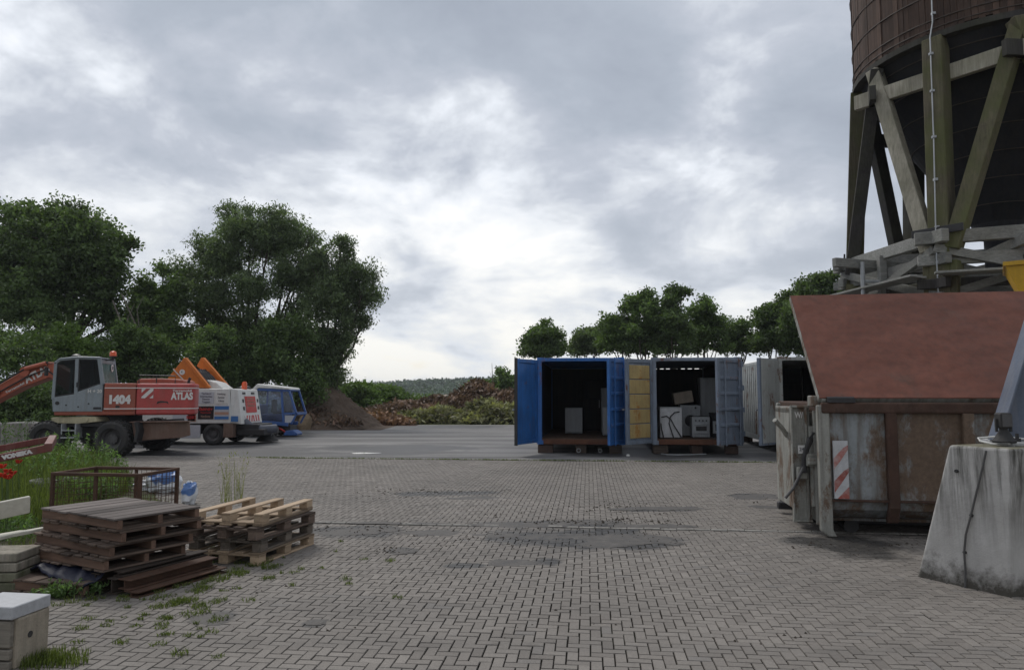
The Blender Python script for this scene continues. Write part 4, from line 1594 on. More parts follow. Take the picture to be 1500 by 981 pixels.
def sweeper():
    Y0 = 23.7
    S = FPX / Y0
    ox = (315 - 750) / S
    t = thing('sweeper_lorry', 'white sweeper lorry with advertising panels and a raised orange hopper', 'sweeper lorry', (ox, Y0, 0))
    X = lambda px: (px - 315) / S
    Z = lambda py: (651 - py) / S
    W = 2.15
    mb = MB()
    mb.prism([(X(190), Z(621)), (X(190), Z(569.5)), (X(337), Z(569)), (X(338), Z(590)), (X(341), Z(619.5))], 0, W)
    mb.build('body', M_white, t, .03, seg=2)
    # rear hood, sloping outwards towards its foot
    mb = MB()
    zt, zb = Z(569), Z(619)
    x0, x1, xb = X(338), X(347), X(355)
    vs = [(x0, .03, zb), (xb, .10, zb - .05), (x1, .16, zt - .03), (x0, .06, zt), (x0, W - .03, zb), (xb, W - .10, zb - .05), (x1, W - .16, zt - .03), (x0, W - .06, zt)]
    mb.add(vs, [(0, 1, 2, 3), (4, 7, 6, 5), (0, 4, 5, 1), (1, 5, 6, 2), (2, 6, 7, 3), (0, 3, 7, 4)])
    rear = mb.build('rear_hood', M_white, t, .02, seg=2)
    n = Vector((zt - .03 - zb + .05, 0, xb - x1)).normalized()

    def onrear(yv, k, off=.012):
        return Vector((xb + (x1 - xb) * k, yv, zb - .05 + (zt - .03 - zb + .05) * k)) + n * off

    def rear_panel(name, y0, y1, k0, k1, mat, off=.004, th=.012, par=None):
        m = MB()
        a = [onrear(y0, k0, off), onrear(y1, k0, off), onrear(y1, k1, off), onrear(y0, k1, off)]
        b_ = [q + n * th for q in a]
        m.add(a + b_, [(3, 2, 1, 0), (4, 5, 6, 7), (0, 1, 5, 4), (1, 2, 6, 5), (2, 3, 7, 6), (3, 0, 4, 7)])
        return m.build(name, mat, par or rear)

    ps = rear_panel('rear_sign', .65, 1.62, .32, .80, M_sign_red)
    ry = math.atan2(x1 - xb, zt - zb)
    for k in range(3):
        text(('Kehrservice', 'Tag und Nacht', 'Winterdienst')[k], .15, M_sign_tan, rear, onrear(1.13, .72 - .10 * k, .02), (R(90), 0, R(90)), sx=.85)
    st = rear_panel('chevron_board', .45, 1.85, .06, .24, M_text)
    for k in range(6):
        m = MB()
        y = .50 + k * .23
        a = [onrear(y, .06, .018), onrear(y + .11, .06, .018), onrear(y + .20 - .12 * (k > 2), .24, .018), onrear(y + .09 - .12 * (k > 2), .24, .018)]
        m.add(a + [q + n * .003 for q in a], [(3, 2, 1, 0), (4, 5, 6, 7), (0, 1, 5, 4), (1, 2, 6, 5), (2, 3, 7, 6), (3, 0, 4, 7)])
        m.build('stripe', M_sign_red, st)
    for y in (.42, 1.78):
        for k_ in (.4, .62):
            rear_panel('tail_light', y, y + .12, k_, k_ + .1, M_sign_black)
    rear_panel('vent', .5, .75, .86, .92, M_sign_black)
    rear_panel('vent', 1.3, 1.6, .86, .92, M_sign_black)
    MB().lathe([(.09, 0), (.09, .2), (.06, .26), (.001, .27)], (x1 - .1, 1.0, zt - .02), n=14).build('beacon', M_amber, t)
    MB().lathe([(.2, 0), (.2, .06), (.12, .13), (.001, .15)], (x0 - .1, 1.6, zt - .02), n=16).build('vent_cap', M_blacksteel, t)
    mb = MB().bb((X(341), -.012, Z(617)), (X(351), .02, Z(609)))
    mb.build('side_badge', M_sign_blue, t)
    # advertising panels on the near side
    pan = [(278, 291, 574, 588, M_sign_pale), (293, 315, 574, 591, M_sign_pale), (316.5, 336, 574, 591, M_white), (278, 290, 594, 617, M_sign_tan),
           (292.5, 315.5, 594.5, 613.5, M_sign_black), (316.5, 338, 594, 614, M_sign_pale), (256, 289, 606, 616, M_sign_pale)]
    objs = []
    for (a, b_, c, d, m) in pan:
        objs.append(MB().bb((X(a), -.012, Z(d)), (X(b_), .01, Z(c))).build('advert_panel', m, t))
    text('HUTTE', .13, M_textdark, t, (X(284.5), -.016, Z(577)), sx=.9, bold=.003)
    text('SERVICE', .10, M_textdark, t, (X(284.5), -.016, Z(582.5)), sx=.75)
    text('Wohnbau', .08, M_sign_red, t, (X(284.5), -.016, Z(587)), sx=.8)
    for k, s_ in enumerate(('Tischlerei', 'Innenausbau', 'Fenster', 'Treppen')):
        text(s_, .09, M_textdark, t, (X(304), -.016, Z(576.5 + 4 * k)), sx=.9)
    for k, s_ in enumerate(('Heizung', 'Sanitär', 'Klima')):
        text(s_, .09, M_textdark, t, (X(326), -.016, Z(577 + 5 * k)), sx=.9)
    text('Dachdecker', .14, M_sign_red, t, (X(304), -.016, Z(599)), sx=.62, bold=.004)
    text('Meisterbetrieb', .08, M_sign_red, t, (X(304), -.016, Z(604)), sx=.7)
    text('Notdienst', .11, M_sign_tan, t, (X(304), -.016, Z(609.5)), sx=.7)
    for (c, d, m) in ((594.5, 599.5, M_sign_blue), (603, 607, M_sign_tan), (609.5, 613.5, M_sign_blue)):
        MB().bb((X(316.8), -.016, Z(d)), (X(337.5), .01, Z(c))).build('advert_stripe', m, t)
    text('RADIO', .14, M_sign_red, t, (X(283), -.016, Z(611)), sx=.7, bold=.004)
    # chassis, skirt, wheels
    mb = MB().bb((X(180), .35, .35), (X(375), W - .35, .66))
    mb.bb((X(345), .3, .3), (X(385), W - .3, .5))
    mb.build('chassis', M_blacksteel, t, .02)
    MB().bb((X(262), .02, Z(641)), (X(296), .08, Z(622))).build('skirt', M_sign_pale, t, .01)
    MB().bb((X(330), -.01, Z(640)), (X(344), .3, Z(620))).build('tool_box', M_bladebrown, t, .015)
    for (px, y) in ((315, .0), (315, W - .28), (215, 0), (215, W - .28)):
        wheel(t, (X(px), y + .14, .35), .35, .27, .2, M_rim, 20, False, side=-1 if y < 1 else 1)
    # suction mouth and hose under the tail
    mb = MB().tube([(X(352), .5, .75), (X(362), .5, .55), (X(378), .6, .48), (X(394), .9, .5)], .14, 12).tube([(X(350), 1.0, .62), (X(365), 1.0, .4), (X(385), 1.1, .35)], .12, 12)
    mb.build('suction_hose', paint('hose_grey', (.10, .11, .14), .6, var=.2), t)
    MB().lathe([(.12, .34), (.34, .12), (.38, .04), (.001, .04)], (X(372), 1.5, 0), n=20).build('brush', M_black, t)
    # cab at the far left, mostly hidden by the excavator
    mb = MB().prism([(X(140), .5), (X(140), Z(600)), (X(150), Z(566)), (X(188), Z(566)), (X(188), .5)], .1, W - .1)
    mb.build('cab', M_white, t, .05, seg=2)
    MB().prism([(X(150), Z(592)), (X(156), Z(571)), (X(182), Z(571)), (X(182), Z(592))], .085, .11).build('window', M_black, t)
    # raised orange hopper: two side cheeks, tilted back between two arms
    hop = bpy.data.objects.new('hopper', None)
    COL.objects.link(hop)
    hop.parent = t
    ch = [(X(243), Z(555)), (X(266), Z(525)), (X(270), Z(524)), (X(274), Z(530)), (X(306), Z(568)), (X(276), Z(568.5))]
    mb = MB()
    mb.prism(ch, .12, .17)
    mb.prism([(X(266), Z(525)), (X(270), Z(523.5)), (X(307), Z(567)), (X(303), Z(569))], .06, .22)
    mb.prism([(X(251), Z(540.5)), (X(253), Z(539.5)), (X(279), Z(567.5)), (X(277), Z(569))], .10, .14)
    mb.build('cheek', M_orange, hop, .008)
    MB().beam((X(252), .09, Z(540.5)), (X(279), .09, Z(568)), .02, .03).build('edge_strip', M_white, hop)
    MB().cyl((X(265), .10, Z(545)), (X(265), .125, Z(545)), .09, n=20).build('round_badge', M_text, hop)
    text('K', .09, M_textdark, hop, (X(265), .096, Z(545)))
    dd = 1.35
    s3 = FPX / (Y0 + dd)
    k = lambda px: (px - 750) / s3 - ox
    kz = lambda py: EYE - (py - HOR) / s3
    mb = MB()
    mb.prism([(k(288), kz(536)), (k(294), kz(525)), (k(298), kz(524)), (k(336), kz(568)), (k(326), kz(569)), (k(301), kz(540)), (k(297), kz(543))], dd, dd + .07)
    mb.prism([(k(294), kz(525)), (k(298), kz(523.5)), (k(338), kz(568)), (k(334), kz(569))], dd - .05, dd + .13)
    mb.build('cheek', M_orange, hop, .008)
    mb = MB()
    a, b_ = (X(270), Z(528)), (X(310), Z(568))
    mb.add([(a[0] - .25, .17, a[1] - .35), (a[0] - .25, 1.35, a[1] - .35), (b_[0] - .25, 1.35, b_[1] - .0), (b_[0] - .25, .17, b_[1] - .0),
            (a[0] - .30, .17, a[1] - .37), (a[0] - .30, 1.35, a[1] - .37), (b_[0] - .30, 1.35, b_[1] - .02), (b_[0] - .30, .17, b_[1] - .02)],
           [(0, 1, 2, 3), (7, 6, 5, 4), (0, 4, 5, 1), (1, 5, 6, 2), (2, 6, 7, 3), (3, 7, 4, 0)])
    mb.build('back_panel', M_orange, hop)
    mb = MB()
    for q in range(5):
        y = .35 + q * .2
        mb.tube([(X(276), y, Z(540)), (X(290), y + .05, Z(551)), (X(300), y, Z(562))], .04, 8)
    mb.cyl((X(280), .2, Z(545)), (X(280), 1.35, Z(545)), .06)
    mb.build('linkage', M_blacksteel, hop)
    MB().prism([(X(282), Z(569)), (X(296), Z(556)), (X(310), Z(560)), (X(322), Z(569))], .4, 1.25).build('chute', M_white, hop, .02)


sweeper()

# ================================================================== BLUE CAB VEHICLE
M_blue = paint('vehicle_blue', (.05, .12, .34), .4, var=.2, dirt=.1, bump=.05)
M_blueglass = glass('blue_glass', (.72, .78, .9), .45, .25)


def blue_vehicle():
    Y0 = 28.3
    S = FPX / Y0
    ox = (400 - 750) / S
    t = thing('compact_sweeper', 'small blue cab vehicle with white roof parked behind the sweeper lorry', 'utility vehicle', (ox, Y0, 0))
    X = lambda px: (px - 400) / S
    Z = lambda py: (639 - py) / S
    W = 1.35
    mb = MB().prism([(X(370), Z(570)), (X(378), Z(562)), (X(424), Z(567.5)), (X(426), Z(570.5)), (X(380), Z(568)), (X(373), Z(573))], -.04, W + .04)
    mb.build('roof', M_white, t, .03, seg=2)
    mb = MB()
    for y in (.04, W - .04):
        mb.beam((X(375), y, Z(570)), (X(420), y, Z(572)), .07, .1)
        mb.beam((X(376), y, Z(618)), (X(377), y, Z(570)), .07, .07, (1, 0, 0))
        mb.beam((X(417), y, Z(620)), (X(413), y, Z(571)), .07, .08, (1, 0, 0))
        mb.beam((X(424), y, Z(571)), (X(436), y, Z(607)), .07, .08, (1, 0, 0))
        mb.beam((X(420), y, Z(572)), (X(426), y, Z(571)), .07, .08)
        mb.beam((X(418), y, Z(605)), (X(437), y, Z(605)), .07, .07)
        mb.beam((X(374), y, Z(617)), (X(424), y, Z(621)), .09, .14)
        mb.beam((X(436), y, Z(605)), (X(428), y, Z(621)), .07, .07, (1, 0, 0))
    mb.beam((X(436), .05, Z(606)), (X(436), W - .05, Z(606)), .08, .08)
    mb.beam((X(424), .05, Z(571)), (X(424), W - .05, Z(571)), .08, .08)
    mb.build('cab_frame', M_blue, t, .015, seg=2)
    MB().bb((X(378), .1, Z(621)), (X(416), W - .1, Z(606))).bb((X(352), .15, Z(618)), (X(379), W - .15, Z(592))).build('body', M_blue, t, .04, seg=2)
    MB().prism([(X(378), Z(617)), (X(378.5), Z(573)), (X(412), Z(574)), (X(416), Z(617))], .035, .045).build('window', M_blueglass, t)
    MB().prism([(X(416), Z(603)), (X(414.5), Z(574)), (X(424), Z(574)), (X(433.5), Z(603))], .035, .045).build('window', M_blueglass, t)
    MB().prism([(X(419), Z(619)), (X(419), Z(608)), (X(434), Z(608)), (X(429), Z(618))], .03, .05).build('door_panel', M_sign_pale, t)
    MB().prism([(X(378), Z(617)), (X(378.5), Z(573)), (X(412), Z(574)), (X(416), Z(617))], W - .045, W - .035).build('window', M_blueglass, t)
    MB().bb((X(396), .4, Z(615)), (X(408), .9, Z(603))).bb((X(394), .4, Z(604)), (X(397), .9, Z(585))).build('driver_seat', M_seat, t, .03)
    mb = MB().lathe([(.17, -.015), (.19, 0), (.17, .015), (.155, 0), (.17, -.015)], (0, 0, 0), n=18)
    mb.build('steering_wheel', M_black, t, loc=(X(421), .65, Z(600)), rot=(0, R(-60), 0))
    MB().cyl((X(421), .65, Z(600)), (X(426), .65, Z(613)), .03).build('steering_column', M_black, t)
    for (px, y) in ((400, .02), (400, W - .2), (362, .02), (362, W - .2)):
        wheel(t, (X(px), y + .09, .26), .26, .2, .16, M_white if px == 400 else M_rim, 16, False, side=-1 if y < .7 else 1)
    mb = MB().bb((X(350), .2, .22), (X(425), W - .2, .42))
    mb.build('chassis', M_blacksteel, t, .02)
    MB().prism([(X(417), Z(637)), (X(421), Z(630)), (X(431), Z(629)), (X(438), Z(634)), (X(437), Z(637))], .0, .7).build('brush_deck', M_blue, t, .02)
    MB().tube([(X(408), .15, .35), (X(414), .1, .28), (X(420), .2, .15)], .035).build('lift_arm', M_sign_red, t)


blue_vehicle()

# ================================================================== CONCRETE BARRIERS at the left
M_conc = paint('concrete_pale', (.36, .35, .335), .9, var=.2, scale=3, dirt=.25, bump=.4, spec=.15)
for k, (px, lab) in enumerate(((10, 'pale concrete barrier block at the left edge behind the red drawbar'), (40, 'pale concrete barrier block touching the excavator front wheel'),)):
    p = gnd(px, 657)
    t0 = MB().prism([(-.42, 0), (.42, 0), (.42, .55), (.36, .60), (-.36, .60), (-.42, .55)], -.3, .3)
    o = t0.build('concrete_barrier', M_conc, None, .02, (p.x - .15 * k + .1, 22.6 + .05 * k, 0), (0, 0, .05))
    o.scale = (1.0, 1, 1.3)
    tag(o, lab, 'concrete barrier', 'concrete barriers in a row')
p = gnd(-25, 657)
o2 = o.copy()
COL.objects.link(o2)
o2.location = (-16.35, 22.5, 0)
tag(o2, 'pale concrete barrier block cut by the left picture edge, end of its row', 'concrete barrier', 'concrete barriers in a row')

# ================================================================== CONTAINERS
M_cblue = paint('container_blue', (.032, .155, .46), .5, dent=.35, var=.3, scale=2.2, rust=.2, dirt=.18, dirtcol=(.05, .06, .09), bump=.1)
M_cgrey = paint('container_greyblue', (.23, .28, .36), .5, dent=.35, var=.2, scale=2.2, rust=.2, dirt=.2, dirtcol=(.09, .09, .1), bump=.1)
M_cpale = paint('container_pale', (.48, .50, .49), .55, dent=.35, var=.18, scale=2.2, rust=.26, rustcol=(.13, .075, .05), dirt=.15, dirtcol=(.13, .12, .11), bump=.12)
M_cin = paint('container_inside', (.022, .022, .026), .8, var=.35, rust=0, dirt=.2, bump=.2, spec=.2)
M_cfloor = wood('container_floor', (.14, .09, .06), (.06, .04, .03), 1, .9, 1)
M_sill = paint('sill_rust', (.15, .07, .045), .85, var=.4, scale=4, dirt=.15, streak=False, bump=.4, spec=.2)
M_yellow = paint('door_yellow', (.54, .41, .185), .6, var=.2, scale=3, rust=.30, rustcol=(.30, .15, .04), dirt=.15, dirtcol=(.25, .16, .06), bump=.1)
CW, CH, CZ, CL = 2.44, 2.42, .25, 6.05
Z0 = CZ
Z1 = CZ + CH


def corr(mb, x, y0, y1, z0, z1, amp, sgn):
    """trapezoid-corrugated steel wall at x, running along y, both skins"""
    pts = []
    y = y0
    p = .28
    while y < y1 - 1e-6:
        for (dy, a) in ((0, 0), (.08, 0), (.11, 1), (.20, 1), (.23, 0)):
            if y + dy < y1:
                pts.append((x + sgn * amp * a, y + dy))
        y += p
    pts.append((x, y1))
    for s_ in (0, .012):
        n = len(pts)
        vs = [(q[0] + s_, q[1], z0) for q in pts] + [(q[0] + s_, q[1], z1) for q in pts]
        mb.add(vs, [(i, i + 1, n + i + 1, n + i) for i in range(n - 1)])


def door(parent, hx, w, ang, hinge, style, mat, panel=None):
    """hinge: 'left' or 'right' front corner; ang: opening angle in degrees"""
    s_ = 1 if hinge == 'left' else -1
    rz = -R(ang) if hinge == 'left' else R(ang)
    loc = (hx, -.03, Z0 + .05)
    H = CH - .12
    f = lambda a, b_: (min(a * s_, b_ * s_), max(a * s_, b_ * s_))

    def bx(m, x0, x1, y0, y1, z0, z1):
        a, b_ = f(x0, x1)
        m.bb((a, y0, z0), (b_, y1, z1))

    m = MB()
    bx(m, .02, .12, -.045, .035, 0, H)
    bx(m, w - .10, w, -.045, .035, 0, H)
    bx(m, .12, w - .10, -.045, .035, 0, .10)
    bx(m, .12, w - .10, -.045, .035, H - .10, H)
    bx(m, .12, w - .10, -.012, .008, .10, H - .10)
    d = m.build('door', mat, parent, .008, loc, (0, 0, rz))
    if style == 'ribs_out':                # outer face: horizontal ribs
        m = MB()
        for k in range(4):
            z = .10 + (H - .2) * (k + 1) / 5
            a, b_ = f(.10, w - .09)
            m.prism([(-.012, z - .05), (-.055, z - .03), (-.055, z + .03), (-.012, z + .05)], a, b_, 'x')
        m.build('door_rib', mat, d)
    if style == 'ribs_in':
        m = MB()
        for k in range(3):
            z = .10 + (H - .2) * (k + 1) / 4
            a, b_ = f(.10, w - .09)
            m.prism([(.008, z - .04), (.05, z - .02), (.05, z + .02), (.008, z + .04)], a, b_, 'x')
            m.prism([(-.012, z - .04), (-.05, z - .02), (-.05, z + .02), (-.012, z + .04)], a, b_, 'x')
        m.build('door_rib', mat, d)
    if style == 'panels':                  # inner face lined with yellow panels
        for k in range(5):
            m = MB()
            z0 = .16 + (H - .30) * k / 5
            z1 = .16 + (H - .30) * (k + 1) / 5 - .025
            a, b_ = f(.14, w - .13)
            m.bb((a, .008, z0), (b_, .03, z1))
            m.build('lining_panel', M_yellow, d, .008)
    if style == 'flat':
        m = MB()
        a, b_ = f(.03, w - .08)
        m.bb((a, .036, .06), (b_, .045, H - .02))
        m.build('lining_panel', panel or mat, d, .006)
    # locking bars on the outer face
    for q in (.22, w - .30):
        m = MB()
        m.cyl((s_ * q, -.075, -.02), (s_ * q, -.075, H + .03), .017, n=8)
        for z in (.25, .9, 1.5, 2.0):
            a, b_ = s_ * q - .035, s_ * q + .035
            m.bb((a, -.09, z), (b_, -.045, z + .06))
        m.beam((s_ * q, -.09, .95), (s_ * (q + .34), -.09, .93), .02, .035)
        m.build('locking_bar', M_galv if style != 'ribs_out' else mat, d)
    for z in (.2, .85, 1.45, 2.1):
        a, b_ = f(-.03, .08)
        MB().bb((a, -.06, z), (b_, -.0455, z + .14)).build('hinge', mat, d)
    if style == 'plain_blue':
        # dark rubber seal and lock ends on the free edge
        m = MB()
        bx(m, w, w + .02, -.05, .04, -.02, H + .02)
        m.build('seal', M_black, d)
    return d


def container(name, label, px_left, d_left, mat, gap, frontmat=None):
    c = at(px_left, HOR, d_left)
    o = Vector((c.x, c.y, 0)) + yard(CW / 2, 0)
    t = thing(name, label, 'container', o, -YA, 'shipping containers open to the yard')
    h = CW / 2
    mb = MB()
    corr(mb, -h + .02, .1, CL - .1, Z0 + .15, Z1 - .1, .045, 1)
    corr(mb, h - .04, .1, CL - .1, Z0 + .15, Z1 - .1, .045, -1)
    mb.build('side_wall', mat, t)
    mb = MB()
    for x in (-h, h - .13):
        mb.bb((x, 0, Z0), (x + .13, .13, Z1))
        mb.bb((x, CL - .13, Z0), (x + .13, CL, Z1))
        mb.bb((x + .03, .13, Z1 - .1), (x + .1, CL - .13, Z1 - .01))
        mb.bb((x + .02, .13, Z0), (x + .11, CL - .13, Z0 + .15))
    mb.bb((-h + .13, 0, Z1 - .1), (h - .13, .1, Z1 - .005))
    mb.bb((-h + .13, CL - .1, Z1 - .1 + (.0 if not gap else (.001 if gap < .01 else .004))), (h - .13, CL, Z1 - .005))
    for x in (-h - .006, h - .174):
        for y in (-.006, CL - .174):
            for z in (Z0 - .006, Z1 - .114):
                mb.bb((x, y, z), (x + .18, y + .18, z + .12))
    mb.build('frame', mat, t, .008)
    mb = MB()
    mb.bb((-h + .13, -.004, Z0), (h - .13, .10, Z0 + .14))
    mb.build('sill', M_sill, t, .01)
    mb = MB().bb((-h + .11, .1, Z0 + .03), (h - .11, CL - .1, Z0 + .15))
    mb.build('floor', M_cfloor, t)
    mb = MB().bb((-h + .13, CL - .06, Z0 + .14), (h - .13, CL - .03, Z1 - .1 - (gap or 0)))
    if gap:
        for k in range(9):
            x = -h + .2 + k * .25
            mb.bb((x, CL - .06, Z1 - .1 - gap), (x + random.uniform(.05, .16) * (1 if gap > .01 else .1), CL - .03, Z1 - .02))
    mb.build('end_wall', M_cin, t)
    mb = MB()
    n = 22
    for k in range(n):
        y0_ = .1 + (CL - .2) * k / n
        y1_ = .1 + (CL - .2) * (k + 1) / n
        mb.bb((-h + .05, y0_, Z1 - .03 - .0), (h - .05, (y0_ + y1_) / 2 - .01, Z1 - .008))
        mb.bb((-h + .05, (y0_ + y1_) / 2 - .01, Z1 - .05), (h - .05, y1_, Z1 - .03))
    mb.build('roof', mat, t)
    # dark lining of the interior walls (dirty plywood, near-black colour deepens the shade)
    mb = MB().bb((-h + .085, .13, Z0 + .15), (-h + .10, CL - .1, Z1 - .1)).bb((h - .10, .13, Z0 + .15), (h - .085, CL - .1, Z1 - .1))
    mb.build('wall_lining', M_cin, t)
    return t, h


M_timber = wood('old_timber', (.11, .085, .07), (.05, .04, .035), 1, .9, 0)
c1, h = container('shipping_container', 'blue shipping container with both doors open, leftmost of the row', 787, 20.5, M_cblue, .001)
door(c1, -h, 1.19, 114, 'left', 'plain_blue', M_cblue)
door(c1, h, 1.19, 66, 'right', 'ribs_out', M_cblue)
c2, h = container('shipping_container', 'grey blue shipping container with yellow lined left door and scrap appliances inside', 955, 20.3, M_cgrey, .020)
door(c2, -h, 1.19, 130, 'left', 'panels', M_cgrey)
door(c2, h, 1.19, 46, 'right', 'ribs_out', M_cgrey)
c3, h = container('shipping_container', 'pale grey shipping container partly behind the red lid, its corrugated side visible', 1140, 19.95, M_cpale, 0)
door(c3, -h, 1.19, 128, 'left', 'flat', M_cgrey, M_cpale)
door(c3, h, 1.19, 100, 'right', 'ribs_out', M_cgrey)
M_brickred = paint('block_brownred', (.09, .06, .05), .9, var=.3, dirt=.2, bump=.4)
n_ = 0
for cn, c in (('blue', c1), ('grey blue', c2), ('pale', c3)):
    base = c.location
    for (x, y, wd, lab) in ((-1.0, .25, .42, 'left front corner'), (.95, .25, .34, 'right front corner'), (-.95, 5.6, .4, 'left rear corner'), (.95, 5.6, .4, 'right rear corner'), (.0, .3, .3, 'middle of the front sill')):
        if lab.startswith('middle') and cn == 'pale':
            continue
        p = base + yard(x, y)
        o = MB().bb((-wd / 2, -.16, 0), (wd / 2, .16, Z0 - .02)).build('support_block', M_brickred if n_ % 3 == 0 else M_timber, None, .012, (p.x, p.y, .0), (0, 0, -YA + random.uniform(-.1, .1)))
        tag(o, f'support block under the {lab} of the {cn} container', 'block', 'blocks carrying the containers')
        n_ += 1
for x, lab in ((-.05, 'left one of the two pale pipe ends under the blue container'), (.55, 'right one of the two pale pipe ends under the blue container')):
    p = c1.location + yard(x - .02, .1)
    o = MB().lathe([(.055, 0), (.06, 0), (.06, 1.2), (.055, 1.2), (.045, 1.2), (.045, 0), (.055, 0)], (0, 0, .075), 'y', 16).build('pipe', M_galv, None, 0, (p.x, p.y, 0), (0, 0, -YA))
    tag(o, lab, 'pipe', 'pipe ends under the blue container')

# ---- scrap appliances
M_appl = paint('appliance_white', (.55, .56, .57), .4, var=.1, dirt=.15, dirtcol=(.25, .24, .22), bump=.03)
M_appl2 = paint('appliance_grey', (.36, .38, .40), .45, var=.1, dirt=.2, dirtcol=(.15, .14, .13), bump=.03)
M_back = paint('appliance_back', (.52, .53, .55), .5, var=.15, dirt=.12, bump=.03)
FZ = Z0 + .15


def appliance(cont, name, label, cat, x, y, w, dp, hgt, mat, feats, rz=0.0, z=FZ, tilt=0.0, group='scrap appliances in the containers'):
    p = cont.location + yard(x, y)
    t = thing(name, label, cat, (p.x, p.y, z), -YA + rz, group)
    t.rotation_euler = (0, tilt, -YA + rz)
    MB().bb((-w / 2, 0, .02), (w / 2, dp, hgt)).build('housing', mat, t, .015, seg=2)
    m = MB()
    for sx in (-1, 1):
        for yy in (.06, dp - .06):
            m.cyl((sx * (w / 2 - .06), yy, 0), (sx * (w / 2 - .06), yy, .03), .025, n=8)
    m.build('foot', M_black, t)
    if 'fridge' in feats:
        MB().bb((-w / 2 + .005, -.04, .06), (w / 2 - .005, -.004, hgt * (.62 if 'two' in feats else .985))).build('door', mat, t, .012, seg=2)
        if 'two' in feats:
            MB().bb((-w / 2 + .005, -.04, hgt * .635), (w / 2 - .005, -.004, hgt * .985)).build('door', mat, t, .012, seg=2)
        MB().bb((w / 2 - .08, -.06, hgt * .45), (w / 2 - .05, -.04, hgt * .6)).build('door_handle', M_appl2, t)
    if 'washer' in feats:
        MB().lathe([(.17, -.02), (.2, -.03), (.22, -.02), (.22, .0)], (0, 0, hgt * .5), 'y', 26).build('door_ring', M_appl2, t)
        MB().lathe([(.001, -.035), (.1, -.03), (.17, -.015)], (0, 0, hgt * .5), 'y', 22).build('door_glass', M_black, t)
        MB().bb((-w / 2 + .02, -.012, hgt - .13), (w / 2 - .02, -.001, hgt - .02)).build('control_panel', M_appl2, t)
        MB().cyl((.15, -.03, hgt - .075), (.15, -.005, hgt - .075), .03).build('knob', M_black, t)
    if 'cooker' in feats:
        MB().bb((-w / 2 + .03, -.035, .12), (w / 2 - .03, -.002, hgt * .68)).build('oven_door', M_appl2, t, .01)
        MB().bb((-w / 2 + .10, -.040, .2), (w / 2 - .10, -.034, hgt * .55)).build('oven_window', M_black, t)
        MB().tube([(-w / 2 + .08, -.04, hgt * .64), (-w / 2 + .08, -.07, hgt * .64), (w / 2 - .08, -.07, hgt * .64), (w / 2 - .08, -.04, hgt * .64)], .01).build('door_handle', M_galv, t)
        for k in range(4):
            MB().cyl((-w * .3 + k * w * .2, -.03, hgt * .82), (-w * .3 + k * w * .2, 0, hgt * .82), .022, n=12).build('knob', M_black, t)
        MB().bb((-w / 2, 0.0, hgt + .002), (w / 2, dp, hgt + .012)).build('hob', M_black, t)
    if 'hoses' in feats:      # back of a washing machine
        MB().bb((-w / 2 + .04, -.008, .12), (w / 2 - .04, -.001, hgt - .10)).build('back_panel', M_back, t, .004)
        for pts in ([(-.27, -.02, hgt * .70), (-.12, -.03, hgt * .74), (0, -.04, hgt * .62), (.08, -.05, hgt * .42), (.2, -.04, hgt * .2), (.28, -.03, .03)],
                    [(.24, -.02, hgt * .88), (.1, -.04, hgt * .86), (-.02, -.05, hgt * .72), (-.06, -.05, hgt * .5), (.0, -.05, hgt * .25), (.06, -.04, .02)],
                    [(-.28, -.02, hgt * .5), (-.27, -.05, hgt * .3), (-.22, -.06, .03)]):
            MB().tube(pts, .016, 7).build('hose', M_black, t)
        MB().bb((-w / 2, .02, hgt), (w / 2, dp, hgt + .03)).build('top_cover', M_appl2, t, .008)
    return t


appliance(c1, 'washing_machine', 'small white machine standing alone at the left inside the blue container', 'appliance', -.25, 2.6, .55, .5, .82, M_appl2, 'fridge')
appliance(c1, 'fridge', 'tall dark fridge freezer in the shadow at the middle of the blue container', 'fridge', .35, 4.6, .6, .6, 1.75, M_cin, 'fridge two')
appliance(c1, 'fridge', 'tall grey fridge behind the right door of the blue container', 'fridge', .90, 3.2, .55, .6, 1.45, M_appl2, 'fridge')
appliance(c1, 'fridge', 'low pale fridge half hidden by the right door of the blue container', 'fridge', .88, 1.6, .5, .5, .85, M_appl2, 'fridge')
appliance(c2, 'washing_machine', 'white washing machine with its hosed back to the front, in the middle container', 'washing machine', -.66, .45, .62, .55, .85, M_back, 'hoses')
appliance(c2, 'cooker', 'grey cooker with dark oven window at the front of the middle container', 'cooker', .22, .75, .5, .5, .60, M_appl2, 'cooker')
appliance(c2, 'chest', 'dark low appliance right of the cooker in the middle container', 'appliance', .80, .9, .52, .5, .70, M_cin, 'cooker')
appliance(c2, 'washing_machine', 'pale washing machine behind the hosed machine in the middle container', 'washing machine', .02, 1.45, .6, .5, .92, M_appl2, 'washer')
appliance(c2, 'fridge', 'tall white fridge cabinet at the right inside the middle container', 'fridge', .78, 2.0, .75, .55, 1.75, M_appl2, 'fridge')
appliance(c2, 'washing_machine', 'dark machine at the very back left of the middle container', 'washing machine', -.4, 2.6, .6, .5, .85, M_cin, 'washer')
appliance(c2, 'microwave', 'tilted brownish box appliance lying on top of the machines in the middle container', 'appliance', -.15, 1.4, .56, .42, .36, paint('appliance_brown', (.30, .25, .2), .6, var=.2, dirt=.2), '', z=FZ + .96, tilt=-.16)
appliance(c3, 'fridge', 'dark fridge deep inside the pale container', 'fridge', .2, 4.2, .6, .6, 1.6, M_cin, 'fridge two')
p = c2.location + yard(-.9, -.35)
o = MB().tube([(-.1, .1, .02), (.0, -.1, .015), (.3, -.16, .015), (.65, -.1, .015), (.9, 0, .02), (1.1, .02, .02)], .014, 7).build('loose_hose', M_appl2, None, 0, (p.x, p.y, 0))
tag(o, 'pale hose end lying on the ground under the middle container', 'hose')
p = gnd(920, 668)
